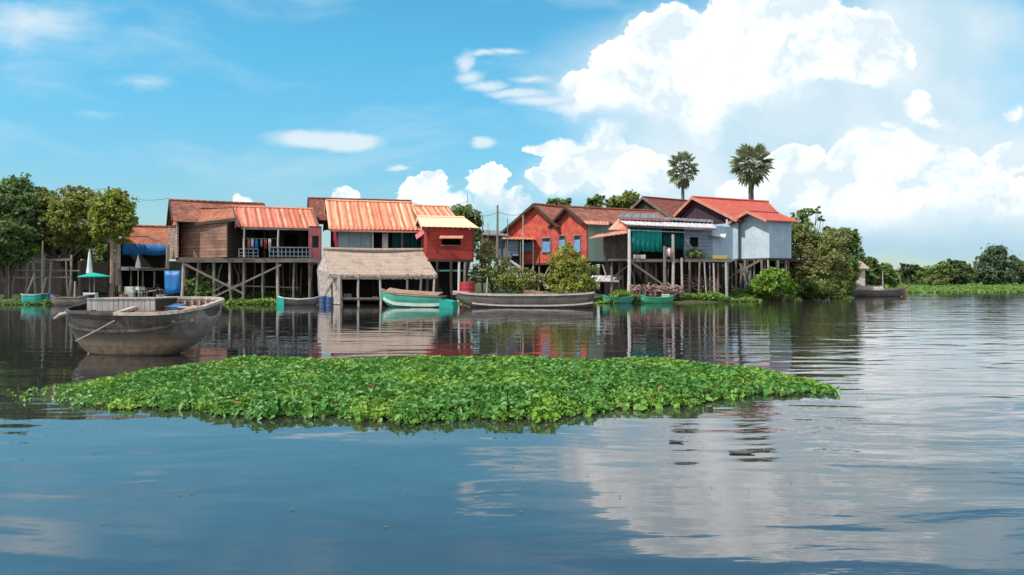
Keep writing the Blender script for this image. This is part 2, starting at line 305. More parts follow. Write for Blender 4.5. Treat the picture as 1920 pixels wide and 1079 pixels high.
lf_grey = leafmat('leaves_grey_green', (0.075,0.125,0.070), (0.15,0.20,0.115), (0.060,0.10,0.065), 0.35)
lf_far = leafmat('leaves_far', (0.085,0.12,0.045), (0.14,0.17,0.065), (0.07,0.10,0.050), 0.12)
lf_palm = leafmat('palm_leaves', (0.10,0.15,0.07), (0.24,0.27,0.13), (0.36,0.33,0.20), 1.2, 0.45, 0.4, 0.15)
lf_water = leafmat('floating_leaves', (0.055,0.19,0.035), (0.13,0.31,0.055), (0.19,0.34,0.035), 0.75, 0.42, 0.35, 0.32, 0.025)
lf_shore = leafmat('shore_plants', (0.12,0.22,0.035), (0.19,0.29,0.055), (0.11,0.17,0.04), 0.4, 0.5, 0.3, 0.25)
def groundmat():
    m, t, b = newmat('ground_earth'); g = t.n.new('ShaderNodeNewGeometry'); p = g.outputs['Position']
    n = t.noise(p, 0.35, 6, 0.65); c = t.mix(t.ramp(n, 0.35, 0.6), (0.075,0.055,0.035), (0.05,0.085,0.022))
    x, y, z = t.xyz(p)
    gr = t.mix(t.ramp(t.noise(p, 0.08, 5, 0.6), 0.35, 0.7), (0.075,0.155,0.026), (0.12,0.19,0.040))
    c = t.mix(t.ramp(t.m('ADD', x, t.m('MULTIPLY', n, 20.0)), 55.0, 75.0), c, gr)
    c = t.mix(t.ramp(z, -0.1, 0.12), (0.04,0.032,0.022), c)
    t.put(b.inputs['Base Color'], c); b.inputs['Roughness'].default_value = 0.95; b.inputs['Specular IOR Level'].default_value = 0.1
    bump(t, b, t.noise(p, 2.0, 6, 0.7), 0.8, 0.15); return m
def watermat():
    m, t, b = newmat('river_water'); g = t.n.new('ShaderNodeNewGeometry'); p = g.outputs['Position']
    x, y, z = t.xyz(p)
    b.inputs['Roughness'].default_value = 0.02
    b.inputs['IOR'].default_value = 2.35
    b.inputs['Specular IOR Level'].default_value = 0.5
    n = t.noise(p, 0.05, 3, 0.5)
    t.put(b.inputs['Base Color'], t.mix(n, (0.019,0.020,0.021), (0.026,0.025,0.025)))
    wp = t.v('ADD', p, t.v('MULTIPLY', t.v('SUBTRACT', t.noise(p, 0.25, 2, 0.5, color=True), (0.5,0.5,0.5)), (2.5,1.2,0)))
    a = t.noise(t.v('MULTIPLY', wp, (0.42, 1.05, 1)), 1.0, 2, 0.45)       # long lazy waves
    bq = t.noise(t.v('MULTIPLY', wp, (1.6, 3.6, 1)), 1.0, 3, 0.5)         # ripples
    c = t.noise(t.v('MULTIPLY', wp, (6.0, 10.0, 1)), 1.0, 2, 0.5)
    calm = t.ramp(t.noise(t.v('MULTIPLY', p, (0.06, 0.13, 1)), 1.0, 3, 0.6), 0.42, 0.62)
    az = t.m('DIVIDE', x, t.m('MAXIMUM', y, 3.0))
    right = t.ramp(az, 0.05, 0.55, 0.15, 1.0)
    far = t.ramp(y, 16.0, 40.0)
    rip = t.m('ADD', 0.09, t.m('MULTIPLY', calm, t.m('MULTIPLY', right, right)))
    h = t.m('MULTIPLY', a, t.m('ADD', 0.010, t.m('MULTIPLY', right, 0.045)))
    h = t.m('ADD', h, t.m('MULTIPLY', bq, t.m('MULTIPLY', rip, 0.016)))
    h = t.m('ADD', h, t.m('MULTIPLY', c, t.m('MULTIPLY', rip, 0.0025)))
    h = t.m('MULTIPLY', h, t.ramp(y, 12.0, 110.0, 1.0, 0.40, False))
    bump(t, b, h, 1.0, 1.0); return m
ground_m = groundmat(); water_m = watermat()

# ------------------------------------------------------------------ object helpers
ORG = {}
def at(px, py, d): return Vector(((px-960)/F*d, d, CH+(HY-py)/F*d))
def gx(px, d, z=0.0): return Vector(((px-960)/F*d, d, z))
def zat(py, d): return CH+(HY-py)/F*d
def org(o): return ORG.get(o.name, Vector((0,0,0))) if o else Vector((0,0,0))
def tag(o, label=None, cat=None, group=None, kind=None):
    if label: o['label'] = label
    if cat: o['category'] = cat
    if group: o['group'] = group
    if kind: o['kind'] = kind
    return o
def thing(name, label, cat, loc, group=None):
    o = bpy.data.objects.new(name, None); col.objects.link(o); o.location = loc; o.empty_display_size = 0.5
    ORG[o.name] = Vector(loc); return tag(o, label, cat, group)
def copy_tree(o, parent=None):
    c = o.copy(); col.objects.link(c); ORG[c.name] = Vector(org(o))
    if parent: c.parent = parent
    for ch in [k for k in bpy.data.objects if k.parent == o]: copy_tree(ch, c)
    return c
class MB:
    def __init__(s): s.v = []; s.f = []; s.uv = []; s.sm = []
    def face(s, pts, uvs=None, smooth=False):
        i = len(s.v); s.v += [tuple(p) for p in pts]; s.f.append(list(range(i, i+len(pts))))
        if uvs is None:
            p0, p1 = Vector(pts[0]), Vector(pts[1]); e = (p1-p0)
            nrm = Vector((0,0,0))
            for k in range(1, len(pts)-1): nrm += (Vector(pts[k])-p0).cross(Vector(pts[k+1])-p0)
            if nrm.length < 1e-12: uvs = [(0,0)]*len(pts)
            else:
                nrm.normalize()
                if abs(nrm.z) > 0.95: ea = Vector((1,0,0))
                else: ea = Vector((0,0,1)).cross(nrm)
                ea.normalize(); eb = nrm.cross(ea)
                uvs = [(Vector(p).dot(ea), Vector(p).dot(eb)) for p in pts]
        s.uv += list(uvs); s.sm.append(smooth)
    def hexa(s, c, uvs=None):
        """c: 8 corners, bottom ring 0-3, top ring 4-7"""
        for q in ((0,3,2,1),(4,5,6,7),(0,1,5,4),(1,2,6,5),(2,3,7,6),(3,0,4,7)): s.face([c[k] for k in q])
        return s
    def box(s, cx, cy, cz, sx, sy, sz, rz=0.0):
        m = Matrix.Rotation(rz, 3, 'Z'); c = Vector((cx,cy,cz))
        pts = [c + m @ Vector((a*sx/2, b*sy/2, e*sz/2)) for e in (-1,1) for a, b in ((-1,-1),(1,-1),(1,1),(-1,1))]
        return s.hexa(pts)
    def beam(s, p1, p2, w=0.12, h=None):
        p1, p2 = Vector(p1), Vector(p2); h = h or w; d = (p2-p1).normalized()
        up = Vector((0,0,1)) if abs(d.z) < 0.98 else Vector((1,0,0))
        a = d.cross(up).normalized()*w/2; b = a.cross(d).normalized()*h/2
        return s.hexa([p1-a-b, p1+a-b, p1+a+b, p1-a+b, p2-a-b, p2+a-b, p2+a+b, p2-a+b][:8])
    def tube(s, pts, rad, n=7, cap=True):
        pts = [Vector(p) for p in pts]; 
        if not hasattr(rad, '__len__'): rad = [rad]*len(pts)
        rings = []; L = 0; ls = []
        for i, p in enumerate(pts):
            d = (pts[min(i+1,len(pts)-1)]-pts[max(i-1,0)]).normalized()
            up = Vector((0,0,1)) if abs(d.z) < 0.9 else Vector((0,1,0))
            a = d.cross(up).normalized(); b = a.cross(d).normalized()
            rings.append([p+(a*math.cos(2*math.pi*k/n)+b*math.sin(2*math.pi*k/n))*rad[i] for k in range(n)])
            if i: L += (p-pts[i-1]).length
            ls.append(L)
        for i in range(len(rings)-1):
            for k in range(n):
                k2 = (k+1) % n; u0, u1 = k/n*6.28*rad[i], (k+1)/n*6.28*rad[i]
                s.face([rings[i][k2], rings[i][k], rings[i+1][k], rings[i+1][k2]][::-1], [(u1,ls[i]),(u0,ls[i]),(u0,ls[i+1]),(u1,ls[i+1])][::-1], True)
        if cap: s.face(rings[0]); s.face(rings[-1][::-1])
        return s
    def slab(s, a, b, c, d, th=0.06, wave=0.0, period=0.36, sag=0.0, nv=1, jag=0.0):
        """sheet a(top left) b(top right) c(bottom right) d(bottom left); corrugated across a-b if wave > 0"""
        a, b, c, d = map(Vector, (a,b,c,d))
        n = (b-a).cross(d-a).normalized()
        if n.z < 0: n = -n
        W = max((b-a).length, (c-d).length); H = max((d-a).length, (c-b).length)
        nu = max(1, int(W/period*4)) if wave > 0 else max(1, int(W/1.2)) if sag > 0 or jag > 0 else 1
        rnd = random.Random(int(W*1000+H*77))
        top = []; bot = []
        for j in range(nv+1):
            v = j/nv; r1 = []; r2 = []
            for i in range(nu+1):
                u = i/nu; p = (a.lerp(b,u)).lerp(d.lerp(c,u), v)
                off = wave*math.sin(u*W/period*2*math.pi) - sag*math.sin(math.pi*u)*(1-0.4*v) 
                if jag and j == nv: p = p + (d-a).normalized()*rnd.uniform(-jag, jag)
                if wave > 0 and j == nv: p = p + (d-a).normalized()*0.07*math.sin(12.9898*math.floor(u*W/0.75)+W*3)
                r1.append(p+n*off); r2.append(p+n*(off-th))
            top.append(r1); bot.append(r2)
        for j in range(nv):
            for i in range(nu):
                uv = [(W*i/nu, H*(1-j/nv)), (W*i/nu, H*(1-(j+1)/nv)), (W*(i+1)/nu, H*(1-(j+1)/nv)), (W*(i+1)/nu, H*(1-j/nv))]
                s.face([top[j][i], top[j+1][i], top[j+1][i+1], top[j][i+1]], uv)
                s.face([bot[j][i], bot[j][i+1], bot[j+1][i+1], bot[j+1][i]], [uv[0],uv[3],uv[2],uv[1]])
        for i in range(nu):
            s.face([top[0][i+1], top[0][i], bot[0][i], bot[0][i+1]]); s.face([top[nv][i], top[nv][i+1], bot[nv][i+1], bot[nv][i]])
        for j in range(nv):
            s.face([top[j][0], top[j+1][0], bot[j+1][0], bot[j][0]]); s.face([top[j+1][nu], top[j][nu], bot[j][nu], bot[j+1][nu]])
        return s
    def wall(s, pts, th=0.1, holes=None):
        """upright polygon (list of points), given thickness away from the viewer"""
        pts = [Vector(p) for p in pts]
        n = Vector((0,0,0))
        for k in range(1, len(pts)-1): n += (pts[k]-pts[0]).cross(pts[k+1]-pts[0])
        n.normalize()
        if n.y > 0: pts = pts[::-1]; n = -n
        back = [p-n*th for p in pts]
        s.face(pts); s.face(back[::-1])
        m = len(pts)
        for i in range(m): s.face([pts[(i+1)%m], pts[i], back[i], back[(i+1)%m]])
        return s
    def panel(s, p0, p1, z0, z1, th=0.1, holes=(), top1=None):
        """vertical wall from p0 to p1 (x,y) between z0 and z1 (z at the far end top1), rectangular holes (u0,u1,za,zb) in metres along and absolute z"""
        p0 = Vector((p0[0],p0[1],0)); p1 = Vector((p1[0],p1[1],0)); L = (p1-p0).length; e = (p1-p0)/L
        n = Vector((e.y, -e.x, 0))
        if n.y > 0: n = -n
        top1 = z1 if top1 is None else top1
        us = sorted({0.0, L, *[h[0] for h in holes], *[h[1] for h in holes]})
        def inside(u, z): return any(h[0] < u < h[1] and h[2] < z < h[3] for h in holes)
        zs = sorted({z0, *[h[2] for h in holes], *[h[3] for h in holes]})
        def P(u, z, k):
            if z is None: z = z1+(top1-z1)*u/L
            return p0 + e*u + Vector((0,0,z)) - n*(th if k else 0)
        rows = zs + [None]
        for i in range(len(us)-1):
            for j in range(len(rows)-1):
                u0, u1 = us[i], us[i+1]; za, zb = rows[j], rows[j+1]
                zm = (za + (zb if zb is not None else z1))/2
                if inside((u0+u1)/2, zm): continue
                A,B,C_,D = P(u0,za,0),P(u1,za,0),P(u1,zb,0),P(u0,zb,0)
                A2,B2,C2,D2 = P(u0,za,1),P(u1,za,1),P(u1,zb,1),P(u0,zb,1)
                zv = lambda q: q.z
                s.face([A,B,C_,D], [(u0,A.z),(u1,B.z),(u1,C_.z),(u0,D.z)]); s.face([B2,A2,D2,C2], [(u1,B.z),(u0,A.z),(u0,D.z),(u1,C_.z)])
                def edge(cond, q):
                    if cond: s.face(q)
                edge(i == 0 or inside((us[i-1]+u0)/2, zm), [A,D,D2,A2])
                edge(i == len(us)-2 or inside((u1+us[min(i+2,len(us)-1)])/2, zm), [B,B2,C2,C_])
                edge(j == 0 or inside((u0+u1)/2, (rows[j-1]+za)/2), [A,A2,B2,B])
                edge(zb is None or inside((u0+u1)/2, (zb + (rows[j+2] if j+2 < len(rows) and rows[j+2] is not None else z1))/2), [D,C_,C2,D2])
        return s
    def lathe(s, c, prof, n=14):
        c = Vector(c); rings = [[c+Vector((r*math.cos(2*math.pi*k/n), r*math.sin(2*math.pi*k/n), z)) for k in range(n)] for r, z in prof]
        for i in range(len(rings)-1):
            for k in range(n):
                k2 = (k+1)%n; s.face([rings[i][k], rings[i][k2], rings[i+1][k2], rings[i+1][k]], [(k*.1,prof[i][1]),(k*.1+.1,prof[i][1]),(k*.1+.1,prof[i+1][1]),(k*.1,prof[i+1][1])], True)
        s.face(rings[0][::-1]); s.face(rings[-1]); return s
    def build(s, name, mat, parent=None, origin=None, merge=False):
        if parent is not None: o0 = org(parent)
        elif origin is not None: o0 = Vector(origin)
        else:
            a = np.array(s.v); o0 = Vector(((a[:,0].min()+a[:,0].max())/2, (a[:,1].min()+a[:,1].max())/2, a[:,2].min()))
        me = bpy.data.meshes.new(name); a = np.array(s.v, dtype=np.float64)-np.array(o0)
        me.from_pydata(a.tolist(), [], s.f)
        uvl = me.uv_layers.new(name='UVMap'); uvl.data.foreach_set('uv', np.array(s.uv, dtype=np.float32).ravel())
        me.polygons.foreach_set('use_smooth', s.sm)
        if merge:
            import bmesh
            bm = bmesh.new(); bm.from_mesh(me); bmesh.ops.remove_doubles(bm, verts=bm.verts, dist=1e-4); bm.to_mesh(me); bm.free()
        me.materials.append(mat); me.update()
        o = bpy.data.objects.new(name, me); col.objects.link(o); ORG[o.name] = Vector(o0)
        if parent is not None: o.parent = parent
        else: o.location = o0
        return o

def quad_cloud(name, P, size, mat, parent=None, origin=None, up=0.0, aspect=0.55, nrm=None):
    """many diamond shaped leaves; P: Nx3 world points, size: N lengths"""
    N = len(P); o0 = np.array(org(parent) if parent is not None else (origin if origin is not None else (0,0,0)))
    n = rng.normal(size=(N,3)); n /= np.linalg.norm(n, axis=1)[:,None]
    if nrm is not None: n = n + nrm
    n[:,2] = np.abs(n[:,2]) + up; n /= np.linalg.norm(n, axis=1)[:,None]
    r = rng.normal(size=(N,3)); a = np.cross(n, r); a /= np.linalg.norm(a, axis=1)[:,None]; b = np.cross(n, a)
    s = size[:,None]*0.5; C = P-o0
    v = np.stack([C-a*s, C-b*s*aspect, C+a*s, C+b*s*aspect], 1).reshape(-1,3)
    me = bpy.data.meshes.new(name); me.vertices.add(4*N); me.vertices.foreach_set('co', v.astype(np.float32).ravel())
    me.loops.add(4*N); me.loops.foreach_set('vertex_index', np.arange(4*N, dtype=np.int32))
    me.polygons.add(N); me.polygons.foreach_set('loop_start', np.arange(0,4*N,4,dtype=np.int32)); 
    me.update(calc_edges=True); me.validate(); me.materials.append(mat)
    o = bpy.data.objects.new(name, me); col.objects.link(o)
    if parent is not None: o.parent = parent
    else: o.location = o0
    ORG[o.name] = Vector(o0); return o
def crown_points(blobs, n, clump=0.16, per=26):
    """blobs: (x,y,z,rx,ry,rz); leaves sit in small clumps spread over the outer part of each blob"""
    vol = np.array([b[3]*b[4]*b[5] for b in blobs])**(2/3); vol = vol/vol.sum(); out = []; nr = []
    for b, w in zip(blobs, vol):
        k = max(3, int(n*w/per)); d = rng.normal(size=(k,3)); d /= np.linalg.norm(d,axis=1)[:,None]
        rad = rng.uniform(0.35, 1.0, k)**0.45 * rng.uniform(0.74, 1.30, k)
        c = d*rad[:,None]*np.array(b[3:6]) + np.array(b[:3])
        cs = clump*(b[3]+b[5])/2*rng.uniform(0.6, 1.3, k)
        pts = np.repeat(c, per, 0) + rng.normal(size=(k*per,3))*np.repeat(cs, per)[:,None]*np.array((1,1,0.7))
        out.append(pts); nr.append(np.repeat(d, per, 0))
    return np.concatenate(out), np.concatenate(nr)
def tree(name, label, cat, base, blobs, n, ls, mat, bmat=None, tr=0.22, group=None, trunks=1, clump=0.16, limbs=True, per=26, fk=0.35):
    """blobs relative to base in metres"""
    base = Vector(base); t = thing(name, label, cat, base, group)
    B = [(base.x+b[0], base.y+b[1], base.z+b[2], b[3], b[4] if len(b) > 4 else b[3], b[5] if len(b) > 5 else b[3]*0.8) for b in blobs]
    P, D = crown_points(B, n, clump, per)
    ok = P[:,2] > base.z+0.05; P = P[ok]; D = D[ok]
    sz = rng.uniform(0.6, 1.4, len(P))*ls
    quad_cloud('crown', P, sz, mat, t, up=0.25, nrm=D*0.5)
    zt = min(b[2]-b[5]*0.4 for b in B); bm = MB()
    cx = sum(b[0] for b in B)/len(B); cy = sum(b[1] for b in B)/len(B)
    for k in range(trunks):
        o = Vector((random.uniform(-1,1)*0.25*(trunks>1), random.uniform(-1,1)*0.2*(trunks>1), 0))*ls*10
        fork = Vector((base.x*0.5+cx*0.5, base.y*0.5+cy*0.5, base.z+max(fk*(zt-base.z), 0.5))) + o*1.5
        bm.tube([base+o-Vector((0,0,0.4)), base.lerp(fork,0.5)+o+Vector((0.05,0,0)), fork], [tr*1.25, tr, tr*0.85], 8)
        if limbs:
            for j, b in enumerate(B):
                if trunks > 1 and j % trunks != k: continue
                e = Vector(b[:3]); mid = fork.lerp(e, 0.5)+Vector((random.uniform(-.3,.3),random.uniform(-.3,.3),0.1))*b[3]*0.4
                bm.tube([fork, mid, e], [tr*0.7, tr*0.45, tr*0.2], 6)
                for q in range(4):
                    a = Vector([random.gauss(0,1) for _ in range(3)]).normalized(); bm.tube([mid.lerp(e, random.uniform(0.2,1)), e+Vector((a.x*b[3]*0.9, a.y*b[4]*0.9, abs(a.z)*b[5]*0.9))], [tr*0.2, tr*0.06], 4, False)
    bm.build('trunk', bmat or bark, t); return t

# ------------------------------------------------------------------ the setting: terrain, river
SH = [(-600,30),(-120,48),(-45,57.0),(-30,58.5),(-10,59),(14,60.5),(19,64),(22.5,70),(27,80),(33,92),(44,104),(60,112),(100,116),(400,122),(900,130)]
def shore(x): return float(np.interp(x, [a for a,_ in SH], [b for _,b in SH]))
def terrain():
    xs = [-2600,-1200,-600,-300,-160,-100,-75] + [x for x in np.arange(-60,100,1.6)] + [110,130,160,220,320,500,900,1500,2600]
    ss = [-2600,-900,-300,-150,-80,-40,-20,-10,-5,-2.5,-1,0,1,2,3.5,5,8,12,18,26,36,50,70,100,160,260,420,700,1300,2600,4200]
    pr = {-5:-1.4,-2.5:-0.8,-1:-0.3,0:0.0,1:0.12,2:0.2,3.5:0.25,5:0.3,8:0.4,12:0.55,18:0.7,26:0.8}
    v = []; f = []; rn = random.Random(3)
    for x in xs:
        for s_ in ss:
            z = pr.get(s_, -1.6 if s_ < -5 else 0.85)
            if s_ >= 0 and x > 40: z *= 0.4
            if -1 <= s_ <= 40: z += rn.uniform(-0.07, 0.07)
            v.append((x, shore(x)+s_, z))
    n = len(ss)
    for i in range(len(xs)-1):
        for j in range(n-1): f.append((i*n+j, (i+1)*n+j, (i+1)*n+j+1, i*n+j+1))
    me = bpy.data.meshes.new('ground'); me.from_pydata(v, [], f); me.materials.append(ground_m)
    for p in me.polygons: p.use_smooth = True
    o = bpy.data.objects.new('ground', me); col.objects.link(o); tag(o, 'low earth and grass bank along the river', None, None, 'structure')
terrain()
me = bpy.data.meshes.new('river_water'); me.from_pydata([(-2600,-600,0),(2600,-600,0),(2600,1000,0),(-2600,1000,0)], [], [(0,1,2,3)]); me.materials.append(water_m)
wo = bpy.data.objects.new('river_water', me); col.objects.link(wo); tag(wo, 'calm brown river water reflecting sky and houses', None, None, 'structure')
def gz(x, y):
    s_ = y-shore(x); return float(np.interp(s_, [-5,-1,0,5,12,26], [-1.4,-.3,0,.3,.55,.8]))

# ------------------------------------------------------------------ building helpers
class Gable:
    """R0, R1 ridge ends (R0 the nearer, left one); wf/wb half spans towards and away from the viewer; zf/zb eave heights"""
    def __init__(s, R0, R1, wf, wb, zf, zb):
        s.R0, s.R1 = Vector(R0), Vector(R1); s.R1.z = s.R0.z; s.wf, s.wb, s.zf, s.zb = wf, wb, zf, zb
        s.e = Vector((s.R1.x-s.R0.x, s.R1.y-s.R0.y, 0)).normalized(); s.n = Vector((s.e.y, -s.e.x, 0))
        if s.n.y > 0: s.n = -s.n
        s.L = (s.R1-s.R0).length; s.zr = s.R0.z
    def p(s, u, w, z=None, drop=0.0):
        """u along the ridge from R0, w towards the viewer; z default = underside of roof"""
        if z is None: z = s.zr - ((s.zr-s.zf)*w/s.wf if w > 0 else (s.zr-s.zb)*(-w)/s.wb) - drop
        q = s.R0 + s.e*u + s.n*w; return Vector((q.x, q.y, z))
    def roof(s, root, mat, wave=0.0, th=0.07, capmat=None, board=None, name='roof', sag=0.0, period=0.36, back=True):
        m = MB(); m.slab(s.p(0,0.02), s.p(s.L,0.02), s.p(s.L,s.wf), s.p(0,s.wf), th, wave, period, sag, 6 if sag else 1)
        if back: m.slab(s.p(s.L,-0.02), s.p(0,-0.02), s.p(0,-s.wb), s.p(s.L,-s.wb), th, wave, period)
        r = m.build(name, mat, root)
        c = MB(); c.tube([s.p(-0.05,0,s.zr+0.02), s.p(s.L+0.05,0,s.zr+0.02)], 0.11, 6); c.build('ridge_cap', capmat or mat, r)
        if board is not None:
            for u in (-0.04, s.L+0.04):
                b = MB(); b.beam(s.p(u,0.0,s.zr-0.06), s.p(u,s.wf,s.zf-0.06), 0.06, 0.24); b.beam(s.p(u,0,s.zr-0.06), s.p(u,-s.wb,s.zb-0.06), 0.06, 0.24)
                b.build('bargeboard', board, r)
        return r
    def gable_wall(s, root, mat, u, zfloor, wf, wb, name='gable_wall', th=0.1, lower=None):
        m = MB(); top = [s.p(u,wf,None,0.13), s.p(u,0,None,0.13), s.p(u,-wb,None,0.13)]
        m.wall([s.p(u,wf,zfloor)]+top+[s.p(u,-wb,zfloor)], th); return m.build(name, mat, root)
    def side_wall(s, root, mat, w, zfloor, u0, u1, holes=(), name='wall', th=0.1, drop=0.14):
        a, b = s.p(u0,w), s.p(u1,w); m = MB(); m.panel(a, b, zfloor, a.z-drop, th, holes); return m.build(name, mat, root)
def post(root, p, ztop, zbot=-0.6, r=0.09, mat=None, name='stilt', lean=0.0, n=6):
    m = MB(); dx = random.uniform(-lean, lean)*1.8; m.tube([(p[0]+dx, p[1], zbot), (p[0]+dx*.3+random.uniform(-.05,.05), p[1], (zbot+ztop)/2), (p[0], p[1], ztop)], [r*1.1, r, r*0.9], n); return m.build(name, mat or post_grey, root)
def brace(root, a, b, w=0.13, mat=None, name='brace'):
    m = MB(); m.beam(a, b, w); return m.build(name, mat or post_grey, root)
def window(root, c, e, w, h, pane_m, frame_m, shutter_m=None, n=None, cover=0.75):
    """window standing a little proud of a wall; c centre, e direction along wall, n outward"""
    c = Vector(c); e = Vector(e).normalized(); n = Vector(n) if n is not None else Vector((e.y,-e.x,0))
    if n.y > 0: n = -n
    def bx(u0,u1,z0,z1,d0,d1):
        return [c+e*u+n*d+Vector((0,0,z)) for z in (z0,z1) for (u,d) in ((u0,d1),(u1,d1),(u1,d0),(u0,d0))]
    f = MB(); t = 0.07
    f.hexa(bx(-w/2-t,-w/2,-h/2-t,h/2+t,0.0,0.09)); f.hexa(bx(w/2,w/2+t,-h/2-t,h/2+t,0.0,0.09))
    f.hexa(bx(-w/2,w/2,h/2,h/2+t,0.0,0.088)); f.hexa(bx(-w/2-.05,w/2+.05,-h/2-t-.01,-h/2,0.0,0.13))
    fo = f.build('window', frame_m, root)
    m = MB(); m.hexa(bx(-w/2,w/2,-h/2,h/2,0.005,0.03)); m.build('pane', pane_m, fo)
    if shutter_m:
        m = MB(); m.hexa(bx(-w/2+.01,w/2-.01,-h/2+.01,-h/2+h*cover,0.032,0.065)); m.build('shutter', shutter_m, fo)
    return fo
def deck(root, pts, z, th=0.14, mat=None, name='deck'):
    m = MB(); m.slab(*[Vector((p[0],p[1],z)) for p in pts], th); return m.build(name, mat or wood_grey, root)
def railing(root, a, b, z0, h, mat, step=0.28, name='railing'):
    a = Vector((a[0],a[1],z0)); b = Vector((b[0],b[1],z0)); L = (b-a).length; m = MB(); n = max(2, int(L/step))
    m.beam(a+Vector((0,0,h)), b+Vector((0,0,h)), 0.07); m.beam(a+Vector((0,0,h*0.55)), b+Vector((0,0,h*0.55)), 0.05); m.beam(a+Vector((0,0,0.1)), b+Vector((0,0,0.1)), 0.05)
    for i in range(n+1):
        p = a.lerp(b, i/n); m.beam(p, p+Vector((0,0,h-0.04)), 0.045)
    return m.build(name, mat, root)
def curtain(root, a, b, z0, z1, mat, name='curtain', fold=0.07, per=0.32):
    a = Vector((a[0],a[1],0)); b = Vector((b[0],b[1],0)); L = (b-a).length; e = (b-a)/L; n = Vector((e.y,-e.x,0)); k = max(6, int(L/per*6)); m = MB()
    P = [[a+e*(L*i/k)+n*fold*math.sin(L*i/k/per*6.28)*(0.6+0.4*q)+Vector((0,0,z1+(z0-z1)*q+0.05*q*math.sin(i*0.7))) for i in range(k+1)] for q in (0,0.5,1)]
    for j in range(2):
        for i in range(k): m.face([P[j][i],P[j+1][i],P[j+1][i+1],P[j][i+1]], [(L*i/k,2-j),(L*i/k,1-j),(L*(i+1)/k,1-j),(L*(i+1)/k,2-j)], True)
    o = m.build(name, mat, root, merge=True); md = o.modifiers.new('solid', 'SOLIDIFY'); md.thickness = 0.02; return o

